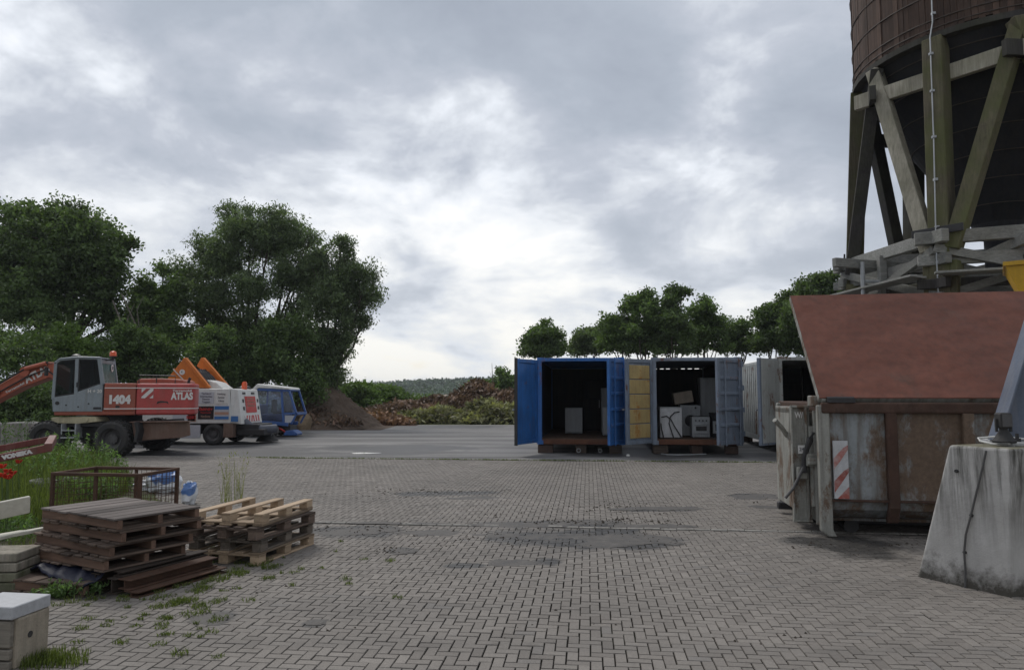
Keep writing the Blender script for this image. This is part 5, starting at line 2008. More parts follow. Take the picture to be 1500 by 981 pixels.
o = MB().lathe([(.001, 0), (.05, .0), (.055, .03), (.03, .05), (.001, .05)], n=10).build('plastic_scrap', M_white, None, 0, (p.x, p.y, 0))
tag(o, 'small white scrap on the asphalt before the yellow lined door', 'litter')

# ================================================================== ROLL-OFF SKIP WITH RED LID
M_skip = paint('skip_greyblue', (.30, .325, .335), .6, dent=.5, var=.25, scale=1.5, rust=.56, rustcol=(.10, .07, .05), dirt=.42, dirtcol=(.12, .09, .066), bump=.2, spec=.25)
M_skiprust = paint('skip_rustrail', (.085, .05, .038), .8, var=.4, scale=4, rust=.3, rustcol=(.07, .043, .034), dirt=.2, bump=.35, spec=.2)
M_skippale = paint('skip_pale', (.33, .33, .30), .65, var=.22, scale=3, rust=.35, rustcol=(.10, .07, .05), dirt=.35, dirtcol=(.09, .08, .07), bump=.2, spec=.25)
M_lid = paint('lid_red', (.185, .072, .05), .55, dent=.6, var=.36, scale=.55, rust=.24, rustcol=(.085, .045, .034), dirt=.22, dirtcol=(.085, .045, .036), bump=.04, spec=.2)
SKA = R(8.5)


def skip():
    P0 = gnd(1212, 786)
    t = thing('roll_off_skip', 'rusty grey roll off skip with a large red lid tilted open', 'skip', (P0.x, P0.y, 0), -SKA)
    L, W = 6.0, 2.3
    zt, zb = 1.54, .12
    # near and far side sheets with a turned-in foot
    mb = MB()
    for (y0, s_) in ((.05, 1), (W - .05, -1)):
        mb.prism([(y0, zt - .12), (y0, .42), (y0 + s_ * .05, .30), (y0 + s_ * .22, .17), (y0 + s_ * .24, .19), (y0 + s_ * .08, .32), (y0 + s_ * .025, .43), (y0 + s_ * .025, zt - .12)], .06, L - .06, 'x')
    mb.bb((.06, .25, .15), (L - .06, W - .25, .18))
    mb.bb((L - .06, .05, .15), (L, W - .05, zt))
    mb.build('tub', M_skip, t)
    mb = MB()
    for y in (-.03, W - .09):
        mb.bb((-.02, y, zt - .125), (L, y + .12, zt))
    mb.bb((-.02, .09, zt - .12), (.08, W - .09, zt - .002))
    mb.build('top_rail', M_skiprust, t, .02, seg=2)
    for k in range(7):
        x = .74 + .82 * k
        for (y0, s_) in ((0, 1), (W, -1)):
            mb = MB()
            mb.prism([(y0 - s_ * .03, zt - .12), (y0 - s_ * .03, .34), (y0 + s_ * .05, .17), (y0 + s_ * .12, .15), (y0 + s_ * .12, .2), (y0 + s_ * .045, .36), (y0 + s_ * .045, zt - .12)], x - .06, x + .06, 'x')
            mb.build('side_rib', M_skiprust if k % 2 == 0 else M_skip, t, .01)
    mb = MB().bb((.07, -.004, .40), (L - .07, .06, .425)).bb((.07, W - .06, .40), (L - .07, W + .004, .425))
    mb.build('side_ledge', M_skiprust, t, .004)
    # end frame on the left: near post, hinge tubes, projecting frame box and outer plate
    mb = MB()
    mb.prism([(-.06, .06), (.02, .0), (.11, .0), (.07, .08), (.07, zt - .03), (-.06, zt - .03)], -.01, .10)
    mb.build('end_post', M_skippale, t, .012)
    MB().bb((-.06, W - .1, .06), (.07, W + .01, zt - .03)).build('end_post', M_skippale, t, .012)
    mb = MB()
    mb.bb((-.025, .10, .12), (.03, W - .1, zt - .12))
    mb.build('end_wall', M_skippale, t)
    mb = MB()
    mb.bb((-.28, .40, .10), (-.06, .44, 1.50))
    mb.bb((-.28, .36, .10), (-.26, .40, 1.50))
    mb.bb((-.28, .36, 1.47), (-.06, .40, 1.50))
    mb.bb((-.28, .36, .10), (-.06, .40, .125))
    mb.bb((-.12, .36, .125), (-.09, .40, 1.47))
    mb.bb((-.285, .44, .26), (-.26, 1.24, 1.46))
    mb.bb((-.285, .44, 1.40), (-.06, 1.24, 1.48))
    mb.build('end_frame', M_skippale, t, .006)
    mb = MB()
    mb.cyl((-.02, .26, .1), (-.02, .26, zt - .1), .035, n=12)
    mb.cyl((-.05, .33, .3), (-.05, .33, 1.25), .04, n=12)
    mb.build('hinge_tube', M_skippale, t)
    mb = MB()
    mb.bb((-.15, .22, .78), (.02, .42, .93))
    mb.bb((-.14, .18, .80), (-.03, .24, .88))
    mb.build('latch_bracket', M_skippale, t, .012)
    MB().bb((-.24, .30, .62), (-.12, .38, .76)).build('lever_stop', M_skippale, t, .012)
    MB().bb((-.10, .1, zt - .05), (.06, .3, zt + .08)).build('hinge_block', M_skippale, t, .012)
    mb = MB()
    mb.tube([(-.06, .22, 1.18), (-.10, .20, 1.10), (-.14, .24, .98), (-.17, .26, .86), (-.16, .27, .70)], [.022, .035, .03, .028, .03], 8)
    mb.tube([(-.12, .22, 1.12), (-.16, .24, .95), (-.20, .28, .72), (-.26, .30, .55)], .016, 7)
    mb.build('locking_lever', M_blacksteel, t)
    mb = MB().tube([(-.17, .26, .78), (-.30, .25, .52), (-.40, .24, .40)], .018, 8)
    mb.build('lever_bar', M_rim, t)
    mb = MB().tube([(-.28, .6, 1.12), (-.36, .5, 1.22), (-.46, .42, 1.32)], .03, 10)
    mb.build('release_handle', M_skippale, t)
    MB().cyl((.0, .06, zt + .03), (.28, .06, zt + .03), .035, n=12).build('hinge_pin', M_skippale, t)
    sp = MB().bb((-.21, .352, .92), (-.13, .361, 1.02)).build('sticker', M_text, t)
    text('24', .06, M_textdark, sp, (-.17, .350, .97))
    text('W/', .10, M_text, t, (-.18, .396, 1.38), sx=.7, bold=.002)
    # red and white warning board on the near side
    mb = MB().bb((.09, -.03, .44), (.25, .0, 1.10))
    wb = mb.build('warning_board', paint('board_white', (.52, .53, .55), .5, var=.15, dirt=.15, dirtcol=(.25, .24, .22), streak=False), t)
    mr = paint('board_red', (.36, .10, .08), .6, var=.3, rust=.0, dirt=.38, dirtcol=(.5, .47, .46), streak=False)
    for z0 in (.80, .54):
        MB().prism([(.09, z0 - .03), (.09, z0 + .10), (.20, z0 + .22), (.25, z0 + .25), (.25, z0 + .20), (.17, z0 + .08)], -.0335, -.0305).build('stripe', mr, wb)
    MB().prism([(.12, .44), (.25, .44), (.25, .58)], -.0335, -.0305).build('stripe', mr, wb)
    # rollers and long runners underneath
    mb = MB()
    for y in (.62, W - .62):
        mb.bb((-.2, y - .06, .06), (L, y + .06, .155))
    mb.build('runner', M_blacksteel, t, .01)
    for x in (.35, L - .4):
        for y in (.42, W - .42):
            MB().cyl((x, y - .13, .085), (x, y + .13, .085), .085, n=20).build('roller', M_blacksteel, t)
    # lid: hinged on the near rail, tilted back over the skip
    a = Vector((0, .03, zt + .045))
    b_ = Vector((0, 1.32, 2.97))
    d = (b_ - a).normalized()
    nrm = Vector((0, -d.z, d.y))
    th = .035
    lid_L = (b_ - a).length
    ang = math.atan2(b_.z - a.z, b_.y - a.y)
    mb = MB().bb((-.03, 0, 0), (L, lid_L, .014))
    lid = mb.build('lid', M_lid, t, .004, a, (ang, 0, 0))
    mb = MB()
    for (x0, x1, y0, y1) in ((-.03, .02, 0, lid_L), (L - .05, L, 0, lid_L)):
        mb.bb((x0, y0, -.06), (x1, y1, .0))
    mb.bb((.02, lid_L - .05, -.06), (L - .05, lid_L, 0))
    mb.bb((.02, 0, -.06), (L - .05, .05, 0))
    for k in range(1, 5):
        mb.bb((k * L / 5, .05, -.05), (k * L / 5 + .05, lid_L - .05, 0))
    mb.build('lid_frame', M_skippale, lid)
    MB().bb((-.034, 0, -.061), (-.030, lid_L, .015)).build('lid_edge', M_skippale, lid)
    for x in (.05, 2.2, 4.4):
        mb = MB().bb((x, -.04, zt), (x + .3, .12, zt + .05))
        mb.cyl((x, .02, zt + .04), (x + .3, .02, zt + .04), .03, n=10)
        mb.build('lid_hinge', M_blacksteel, t)
    for x in (1.0, L - .15):
        MB().beam((x, W - .06, zt), (x, b_.y - .15, b_.z - .22), .05, .05).build('lid_prop', M_blacksteel, t)
    # rubbish fill under the lid
    V, F = heap_mesh(0, 0, [(1.2, 1.15, 1.4, .95, 1.25), (2.8, 1.2, 1.6, .9, 1.3), (4.6, 1.15, 1.5, .9, 1.2)], .12, .08, 21)
    V = V[:]
    V[:, 2] = np.maximum(V[:, 2], .2)
    V[:, 0] = np.clip(V[:, 0], .1, L - .1)
    V[:, 1] = np.clip(V[:, 1], .12, W - .12)
    o = np_mesh('rubbish', V, F, heap_mat('rubbish', (.05, .045, .04), (.14, .12, .1)), None, None, t.location)
    o.rotation_euler = (0, 0, -SKA)
    tag(o, 'loose dark rubbish filling the rusty skip under its red lid', 'rubbish')


skip()

# ================================================================== CONCRETE FOUNDATION WITH STEEL LEG
def foundation_mat():
    b = NB('foundation_concrete')
    v = b.coord()
    n = b.noise(v, 2.2, 7, .65)
    col = b.mix(b.ramp(n, [(.35, 0.0), (.65, 1.0)]), (.36, .35, .335), (.50, .49, .475))
    ms = b.n('ShaderNodeMapping')
    ms.inputs['Scale'].default_value = (8, 8, .5)
    b.l(v, ms.inputs[0])
    st = b.noise(ms.outputs[0], 1.3, 6, .65)
    sx = b.n('ShaderNodeSeparateXYZ')
    b.l(v, sx.inputs[0])
    topm = b.ramp(sx.outputs[2], [(.35, 0.12), (1.15, 1.0)])
    col = b.mix(b.math('MULTIPLY', b.math('MULTIPLY', b.ramp(st, [(.44, 0.0), (.62, 1.0)]), topm), .95), col, (.06, .058, .05))
    # damp dirty foot with moss and soil splash
    n2 = b.noise(v, 6, 6, .75)
    hz = b.math('ADD', sx.outputs[2], b.math('MULTIPLY', b.math('SUBTRACT', n2, .5), .55))
    col = b.mix(b.ramp(hz, [(.03, .92), (.20, 0.0)]), col, (.05, .045, .036))
    sp = b.noise(v, 16, 3, .8)
    col = b.mix(b.ramp(sp, [(.70, 0.0), (.74, .8)]), col, (.12, .11, .10))
    rs = b.noise(v, 3.3, 6, .8)
    col = b.mix(b.ramp(rs, [(.68, 0.0), (.74, .5)]), col, (.30, .17, .10))
    geo = b.n('ShaderNodeNewGeometry')
    sn = b.n('ShaderNodeSeparateXYZ')
    b.l(geo.outputs['Normal'], sn.inputs[0])
    mo = b.math('MULTIPLY', b.ramp(sn.outputs[2], [(.6, 0.0), (.9, 1.0)]), b.ramp(n2, [(.3, .5), (.6, .95)]))
    col = b.mix(mo, col, (.13, .12, .07))
    b.bsdf(col, .9, 0, b.bump(n2, .4, .02), .2)
    return b.m


def foundation():
    A, B = gnd(1342, 844), gnd(1480, 875)
    o = Vector((B.x, B.y, 0))
    t = thing('concrete_foundation', 'stained pale concrete foundation block with sloping left side at the right edge', 'foundation', o)
    C, D = Vector((5.25, 6.25, 0)), Vector((4.95, 7.25, 0))
    zt = 1.2
    bot = [A, B, C, D]
    B2 = Vector((4.03, 5.87, zt))
    A2 = B2 + (A - B) * .66
    top = [A2, B2, B2 + (C - B) * .95, A2 + (D - A) * .86]
    N = 1
    vs = []
    for k in range(N + 1):
        f = k / N
        for i in range(4):
            p = bot[i].lerp(top[i], f) - o
            p.z = zt * f - .02 * (1 - f)
            vs.append(p)
    fs = []
    for k in range(N):
        for i in range(4):
            j = (i + 1) % 4
            fs.append((4 * k + i, 4 * k + j, 4 * k + 4 + j, 4 * k + 4 + i))
    fs.append((0, 3, 2, 1))
    fs.append(tuple(4 * N + i for i in range(4)))
    MB().add(vs, fs).build('block', foundation_mat(), t, .025, seg=3)
    fdir = (B - A).normalized()
    out = Vector((fdir.y, -fdir.x, 0))
    q = lambda f, z: (A.lerp(B, f).lerp(top[0].lerp(top[1], f), z / zt)) - o
    m = MB()
    for f, z in ((.52, .62), (.50, .30), (.22, .98)):
        p = q(f, z)
        p.z = z
        m.cyl(p - out * .0, p + out * -.03, .016, n=8)
        m.cyl(p, p + out * .02, .014, n=8)
    m.build('anchor_hole', M_black, t)
    # cable down the face
    pts = []
    for f, z in ((.62, 1.17), (.60, 1.05), (.56, .85), (.52, .62), (.49, .45), (.50, .30), (.54, .15), (.56, .0)):
        p = A.lerp(B, f).lerp(top[0].lerp(top[1], f), max(0, z) / zt) - o
        p.z = z
        pts.append(p + out * .018)
    c = MB().tube([p + o for p in pts], .009, 7).build('cable', paint('cable_grey', (.10, .10, .10), .6), None)
    tag(c, 'dark grey cable running down the front of the concrete foundation', 'cable')
    # steel leg standing on a pale base plate
    bc = Vector((4.62, 6.42, zt))
    leg = thing('steel_leg', 'inclined blue grey steel leg on a pale base plate, standing on the concrete foundation', 'support leg', bc)
    MB().prism([(-.42, -.28), (.38, -.42), (.5, .2), (-.25, .42)], .0, .03, 'z').build('base_plate', paint('plate_pale', (.45, .46, .47), .5, var=.15, dirt=.2), leg, .006)
    mleg = paint('leg_bluegrey', (.10, .125, .175), .55, var=.2, scale=3, dirt=.25, dirtcol=(.2, .2, .22), bump=.1)
    l0, l1 = Vector((-.12, -.02, .03)), Vector((1.75, .05, 5.2))
    d = (l1 - l0).normalized()
    r = Vector((1, -.25, 0)).normalized()
    m = MB()
    # I-section: web facing the camera, two flanges
    for (off, wd, dp) in ((0, .46, .02), (-.24, .02, .26), (.24, .02, .26)):
        a0, a1 = l0 + r * off, l1 + r * off * .8
        vs = []
        s_ = Vector((.25, 1, 0)).normalized()
        for p in (a0, a1):
            for (u, v_) in ((-1, -1), (1, -1), (1, 1), (-1, 1)):
                vs.append(p + r * (u * wd / 2) + s_ * (v_ * dp / 2))
        m.add(vs, [(3, 2, 1, 0), (4, 5, 6, 7), (0, 1, 5, 4), (1, 2, 6, 5), (2, 3, 7, 6), (3, 0, 4, 7)])
    m.build('leg_beam', mleg, leg, .004)
    for (x, y) in ((-.30, -.18), (.28, -.32), (.38, .12), (-.18, .3), (-.12, -.3)):
        MB().cyl((x, y, .03), (x, y, .06), .03, n=6).cyl((x, y, .06), (x, y, .10), .014, n=8).build('anchor_bolt', M_blacksteel, leg)
    # black floodlight on the plate
    fl = at(1471, 642, 6.12)
    f = thing('floodlight', 'small black floodlight with conical base standing on the pale steel plate', 'floodlight', (fl.x, fl.y, zt + .03))
    MB().lathe([(.001, 0), (.085, 0), (.09, .015), (.07, .04), (.035, .10), (.03, .13), (.001, .13)], n=20).build('base', M_black, f)
    MB().bb((-.05, -.05, .12), (.05, .05, .25)).build('lamp_head', M_black, f, .012)
    MB().bb((-.04, -.056, .135), (.04, -.051, .235)).build('lens', M_rim, f)
    MB().beam((-.06, 0, .09), (-.06, 0, .2), .02, .012).beam((.06, 0, .09), (.06, 0, .2), .02, .012).build('bracket', M_black, f)
    # white cable curling over the edge of the block
    e = at(1440, 640, 6.3)
    pts = [(4.42, 6.30, zt + .05), (4.25, 6.36, zt + .07), (4.10, 6.42, zt + .05), (4.06, 6.33, zt + .03), (4.10, 6.22, zt + .012), (4.16, 6.14, zt + .012), (4.2, 6.10, zt - .0)]
    c = MB().tube(pts, .009, 7).build('cable', M_white, None)
    tag(c, 'white cable curling from the base plate over the concrete foundation', 'cable')


foundation()

# ================================================================== TIMBER TOWER
M_stave = wood('stave_wood', (.13, .082, .062), (.06, .042, .035), 1, .85, 2)
M_beamlt = wood('beam_weathered', (.40, .375, .31), (.20, .185, .15), 1, .9, 2, .22)
M_beamgr = wood('beam_mossy', (.15, .13, .09), (.065, .057, .042), 1, .9, 2, .7)
M_beamgy = wood('beam_grey', (.28, .28, .265), (.13, .13, .125), 1, .9, 0, .1)
M_beamdk = wood('beam_dark', (.06, .056, .055), (.03, .028, .028), 1, .9, 2, .2)
M_cone = paint('hopper_dark', (.028, .029, .034), .75, var=.3, scale=2, dirt=.15, bump=.1, spec=.2)
M_hoop = paint('hoop_steel', (.075, .06, .052), .7, .0, var=.2, dirt=.1)


def tower():
    cx, cy = 11.42, 16.7
    Rr, zr = 2.95, 9.36
    t = thing('timber_silo_tower', 'tall dark timber silo tower on mossy raking posts at the right', 'tower', (cx, cy, 0))
    pol = lambda a, r, z: Vector((r * math.cos(R(a)), r * math.sin(R(a)), z))
    # drum of vertical staves
    mb = MB()
    n = 150
    for k in range(n):
        a0, a1 = 360 * k / n, 360 * (k + 1) / n - .12
        ro = Rr + random.uniform(-.008, .012)
        zb = zr + random.uniform(-.03, .03)
        vs = [pol(a0, Rr - .07, zb), pol(a1, Rr - .07, zb), pol(a1, ro, zb), pol(a0, ro, zb)]
        vs += [v + Vector((0, 0, 8.0)) for v in vs]
        mb.add(vs, [(3, 2, 1, 0), (4, 5, 6, 7), (0, 1, 5, 4), (1, 2, 6, 5), (2, 3, 7, 6), (3, 0, 4, 7)])
    mb.build('drum', M_stave, t)
    for z in (.10, .28, .85, 1.5, 2.3, 3.4):
        m = MB()
        m.tube([pol(a, Rr + .012, zr + z) for a in range(0, 361, 6)], .013, 6)
        m.build('hoop', M_hoop, t)
    # rim ring beam
    m = MB()
    m.lathe([(Rr - .3, zr - .14), (Rr + .04, zr - .14), (Rr + .04, zr - .01), (Rr - .3, zr - .01), (Rr - .3, zr - .14)], n=48, smooth=False)
    m.build('ring_beam', M_beamdk, t)
    # conical hopper with hoops
    m = MB()
    n = 40
    prof = [(Rr - .1, zr - .05), (.55, 5.6), (.5, 5.3), (.42, 5.3), (.47, 5.62), (Rr - .16, zr + .02)]
    m.lathe(prof, n=n, smooth=False)
    m.build('hopper', M_cone, t)
    for k in range(7):
        f = (k + .6) / 7.3
        r = (Rr - .1) + (.55 - Rr + .1) * f
        z = zr - .05 + (5.6 - zr + .05) * f
        MB().tube([pol(a, r + .02, z) for a in range(0, 361, 8)], .012, 5).build('hopper_hoop', M_hoop, t)
    PA = [216 + 60 * k for k in range(6)]
    zf = 4.95
    foot_r = Rr + .42
    for k, a in enumerate(PA):
        top = pol(a, Rr - .12, zr - .12)
        ft = pol(a + (0 if k else 2), foot_r, 0)
        rad = (pol(a, 1, 0)).normalized()
        m = MB().beam(ft, top, .40, .40, rad)
        m.build('post', M_beamgr if k in (0, 5, 1) else M_beamdk, t, .015)
        # splice cheeks at the foot of the rakers
        f_at = lambda z: ft.lerp(top, z / (zr - .12))
        tang = Vector((-rad.y, rad.x, 0))
        m = MB()
        for s_ in (-1, 1):
            p = f_at(zf - .6)
            q = f_at(zf - 2.0)
            m.beam(p + tang * s_ * .27 + rad * .02, q + tang * s_ * .25 + rad * .02, .13, .34, rad)
        m.build('cheek_plank', M_beamgr, t, .01)
        # rakers to the ring on both sides
        for s_ in (-1, 1):
            da = 31 * s_
            e = pol(a + da, Rr - .04, zr - .16)
            p = f_at(zf - .35) + tang * s_ * .22 + rad * .08
            light = (k == 0 and s_ == -1)
            MB().beam(p, e, .30, .28, rad).build('brace', M_beamlt if light else (M_beamgr if k in (0, 1) else M_beamdk), t, .012)
        m = MB()
        p = f_at(zf + .05)
        m.beam(p - tang * .5 + rad * .24, p + tang * .5 + rad * .24, .04, .16)
        m.build('steel_strap', M_blacksteel, t, .006)
    # straight beams under the rim, outside the posts
    for k in range(6):
        a = PA[k]
        e0, e1 = a - 36, a + 36
        ra = Rr + .30
        p, q = pol(e0, ra, zr - .85), pol(e1, ra, zr - .85)
        nrm = pol(a, 1, 0)
        MB().beam(p, q, .14, .34).build('tie_beam', M_beamlt if k == 0 else M_beamdk, t, .01)
    # horizontal ring of beams and a gallery at the foot of the rakers
    for k in range(6):
        a, b_ = PA[k], PA[(k + 1) % 6]
        for (rr, z, wd, hh, m_) in ((foot_r - .02, zf - .10, .16, .26, M_beamgy), (foot_r - .12, zf - .55, .14, .22, M_beamgy), (foot_r - .05, zf - 1.05, .12, .2, M_beamdk)):
            p, q = pol(a, rr, z), pol(b_, rr, z)
            d = (q - p).normalized()
            MB().beam(p - d * .35, q + d * .35, wd, hh).build('platform_beam', m_, t, .01)
        p, q = pol(a, foot_r - .15, zf - .65), pol(a + 180, foot_r - .15, zf - .65)
        if k < 3:
            MB().beam(p + Vector((0, 0, .3 * k)), q + Vector((0, 0, .3 * k)), .2, .26).build('cross_beam', M_beamgy, t, .01)
        p, q = pol(a, foot_r, zf - .3), pol(b_, foot_r, zf - 1.3)
        MB().beam(p, q, .10, .18).build('platform_brace', M_beamgy, t, .008)
        p, q = pol(b_, foot_r + .02, zf - .35), pol(a, foot_r + .02, zf - 1.35)
        MB().beam(p, q, .09, .16).build('platform_brace', M_beamgy, t, .008)
        m_ = pol((a + 30), foot_r * .88, 0)
        MB().beam((m_.x, m_.y, zf - 1.5), (m_.x, m_.y, zf - .15), .16, .16).build('platform_strut', M_beamgy, t, .008)
        MB().beam(pol(a + 12, foot_r * .5, zf - .32), pol(a + 30, foot_r + .75, zf - .32), .12, .2).build('cantilever_beam', M_beamgy, t, .008)
        # boards of the gallery
        m = MB()
        for j in range(3):
            r0 = foot_r + .12 + .18 * j
            m.beam(pol(a + 3, r0, zf - .8 - .1), pol(b_ - 3, r0, zf - .8 - .1), .16, .045)
        m.build('gallery_board', M_beamgy, t, .005)
    m = MB()
    for k in (5,):
        a, b_ = PA[k], PA[(k + 1) % 6]
        r0 = foot_r + .6
        for f in (.5,) if k else (.96,):
            p = pol(a, r0, 0).lerp(pol(b_, r0, 0), f)
            m.cyl((p.x, p.y, 3.0), (p.x, p.y, zf - .3), .05, n=10)
            m.cyl((p.x, p.y, zf - .75), (p.x * .8, p.y * .8, zf - .75), .04, n=8)
        p, q = pol(a, r0, 3.55).lerp(pol(b_, r0, 3.55), .3), pol(b_, r0, 3.55)
        m.cyl(p, q, .04, n=10)
    m.build('handrail', M_galv, t)
    # steel feet so that every post stands on a plinth
    for k, a in enumerate(PA):
        MB().box(pol(a + (0 if k else 2), foot_r, .1), (.7, .7, .25), Matrix.Rotation(R(a), 3, 'Z')).build('plinth', M_conc, t, .02)
    # ladder-like outlet under the cone
    MB().cyl((0, 0, 5.32), (0, 0, 4.2), .32, n=20).build('outlet', M_cone, t)
    # lightning cable with stand-offs down the front post
    a = PA[0]
    top = pol(a, Rr - .12, zr - .12)
    ft = pol(a + 2, foot_r, 0)
    rad = pol(a, 1, 0)
    out = rad * .235
    pts = [pol(a + 1.5, Rr + .09, zr + 7.9), pol(a + 1.5, Rr + .09, zr + 3), pol(a + 1, Rr + .09, zr + .2), top + out, ft.lerp(top, .75) + out, ft.lerp(top, .5) + out + Vector((-.03, 0, 0)), ft.lerp(top, .25) + out, ft + out]
    c = thing('lightning_cable', 'thin pale lightning cable clipped down the front post of the timber tower', 'cable', (cx, cy, 0))
    MB().tube(pts, .014, 6).build('wire', M_galv, c)
    for f in (.25, .4, .47, .55, .66, .76, .87, .96):
        MB().box(ft.lerp(top, f) + out * .95, (.07, .07, .05)).build('clip', M_galv, c)
    for z in (.4, 1.3, 2.3):
        MB().box(pol(a + 1.2, Rr + .06, zr + z), (.07, .07, .05)).build('clip', M_galv, c)


tower()

# yellow hopper on a steel stand behind the red lid
M_yel = paint('hopper_yellow', (.62, .36, .02), .5, var=.15, rust=.12, dirt=.12, dirtcol=(.2, .12, .03), bump=.05)


def yellow_hopper():
    Y = 12.6
    a, b_ = at(1469, 384, Y), at(1486, 430, Y)
    t = thing('yellow_hopper', 'yellow steel hopper with dark lettering at the right edge above the red lid', 'hopper', (a.x, Y, 0), R(-34))
    zt, zb = a.z, b_.z - .1
    m = MB()
    m.prism([(0, zt), (2.0, zt + .02), (2.0, zt - .07), (0, zt - .07)], -.04, 1.3)
    wq = 1.6
    tp = [(.03, 0, zt - .06), (1.97, 0, zt - .06), (1.97, 1.26, zt - .06), (.03, 1.26, zt - .06)]
    bt = [(.26, .05, zb), (1.7, .05, zb), (1.7, 1.1, zb), (.26, 1.1, zb)]
    m.add(tp + bt, [(0, 4, 5, 1), (1, 5, 6, 2), (2, 6, 7, 3), (3, 7, 4, 0), (4, 7, 6, 5)])
    m.build('tub', M_yel, t)
    text('CE', .28, M_textdark, t, (.60, -.02, zt - .28), (R(85), 0, 0), bold=.01)
    m = MB()
    for x in (.4, 1.6):
        for y in (.2, 1.0):
            m.beam((x, y, 0), (x, y, zb), .12, .12)
    m.beam((.4, .2, 1.5), (1.6, .2, 1.5), .08, .1).beam((.4, 1.0, 1.5), (1.6, 1.0, 1.5), .08, .1)
    m.build('stand', M_blacksteel, t)
    m = MB()
    for k in range(3):
        m.lathe([(.03, -.02), (.06, -.02), (.06, .02), (.03, .02), (.03, -.02)], (.35 + k * .14, .0, zt + .07), 'y', 14)
    m.build('lifting_eye', M_blacksteel, t)


yellow_hopper()

# ================================================================== STORED MATERIAL ON THE LEFT
M_palD = wood('pallet_dark', (.19, .14, .11), (.08, .06, .05), 1, .9, 1)
M_palS = wood('pallet_stringer', (.20, .125, .09), (.085, .055, .042), 1, .9, 0)
M_palT = wood('pallet_deck', (.23, .20, .185), (.13, .11, .10), 1, .9, 1)
M_palN = wood('pallet_new', (.46, .35, .24), (.27, .20, .14), 1, .85, 1)
M_palG = wood('pallet_grey', (.20, .17, .14), (.09, .075, .062), 1, .9, 1)


def dark_pallet(label, c, rz, z, top=False, L=1.2, W=.78, nb=8, group='dark pallets in the left stack'):
    t = thing('pallet', label, 'pallet', (c[0], c[1], z), rz, group)
    bw = L / nb
    m = MB()
    for k in range(nb):
        x = -L / 2 + bw * (k + .5)
        e = random.uniform(0, .06) if not top else random.uniform(0, .03)
        m.box((x, random.uniform(-.014, .014), .098 + random.uniform(-.002, .002)), (bw - (.022 if top else .026), W + e, .018))
    m.build('deck', M_palT if top else M_palD, t, .003)
    for y in (-W / 2 + .03, 0, W / 2 - .03):
        MB().bb((-L / 2 + .01, y - .022, .018), (L / 2 - .01, y + .022, .088)).build('stringer', M_palS, t, .004)
    m = MB()
    for k in range(nb):
        if k % 2 == 0 or k == nb - 1 or random.random() < .5:
            x = -L / 2 + bw * (k + .5)
            m.box((x, random.uniform(-.01, .01), .009), (bw - .03, W + random.uniform(0, .03), .017))
    m.build('base_boards', M_palD, t, .003)
    return t


PC = Vector((-3.56, 6.70, 0))
PR = R(-30.7)
dark_pallet('topmost dark pallet of the left stack, with a closed grey brown deck', PC, PR, .505, True)
dark_pallet('second dark pallet from the top of the left stack', PC + Vector((.01, .02, 0)), PR + R(1.0), .397)
dark_pallet('third dark pallet from the top of the left stack', PC + Vector((-.04, -.01, 0)), PR - R(.8), .289)
dark_pallet('fourth dark pallet of the left stack, pushed out over the dark tarpaulin', PC + Vector((-.11, -.03, 0)), PR + R(2.0), .181)
lowp = dark_pallet('blackened bottom pallet on the ground under the left stack', PC + Vector((-.26, -.26, 0)), R(-14), .0, False, .95, .7, 6)
# pieces of wood that carry the stack
for (x, y, lab) in ((-.50, .10, 'short wooden post propping the left corner of the dark pallet stack'), (-.1, .30, 'short wooden post at the rear of the dark pallet stack')):
    p = PC + Matrix.Rotation(PR, 3, 'Z') @ Vector((x, y, 0))
    o = MB().bb((-.07, -.07, 0), (.07, .07, .165)).build('timber_block', M_palS, None, .006, (p.x, p.y, .0), (0, 0, PR))
    tag(o, lab, 'timber')
# crumpled dark tarpaulin
vs, fs = [], []
NX, NY = 46, 16
for j in range(NY):
    for i in range(NX):
        u, v = i / (NX - 1), j / (NY - 1)
        x = -.72 + 1.26 * u
        y = -.50 + .5 * v
        drop = -.085 * max(0, .3 - v) / .3 * (.6 + .4 * math.sin(u * 9 + 1)) - .05 * math.exp(-((u - .95) / .08) ** 2) * (v < .3)
        zz = .165 + drop + .012 * math.sin(u * 31 + v * 4) + .010 * math.sin(u * 57 + v * 17 + 1) * (1 - v) + random.gauss(0, .002)
        p = Matrix.Rotation(PR + R(2), 3, 'Z') @ Vector((x, y, 0))
        vs.append((PC.x - .11 + p.x, PC.y - .03 + p.y, zz))
for j in range(NY - 1):
    for i in range(NX - 1):
        a = j * NX + i
        fs.append((a, a + 1, a + NX + 1, a + NX))
M_tarp = paint('tarp_dark', (.012, .014, .032), .5, var=.3, dirt=.08, dirtcol=(.05, .055, .07), bump=.1, spec=.3)
o = MB().add(vs, fs, True).build('tarpaulin', M_tarp)
so = o.modifiers.new('thick', 'SOLIDIFY')
so.thickness = .012
tag(o, 'crumpled shiny black tarpaulin squeezed under the dark pallets', 'tarpaulin')
# rusty steel beams


def hbeam(label, p0, p1, z, h=.11, w=.12, mat=M_rust):
    a, b_ = Vector(p0), Vector(p1)
    L = (b_ - a).length
    rz = math.atan2(b_.y - a.y, b_.x - a.x)
    m = MB().bb((0, -w / 2, 0), (L, w / 2, .012)).bb((0, -w / 2, h - .012), (L, w / 2, h)).bb((0, -.006, .012), (L, .006, h - .012))
    o = m.build('steel_beam', mat, None, .003, (a.x, a.y, z), (0, 0, rz))
    return tag(o, label, 'steel beam', 'steel beams beside the dark pallets')


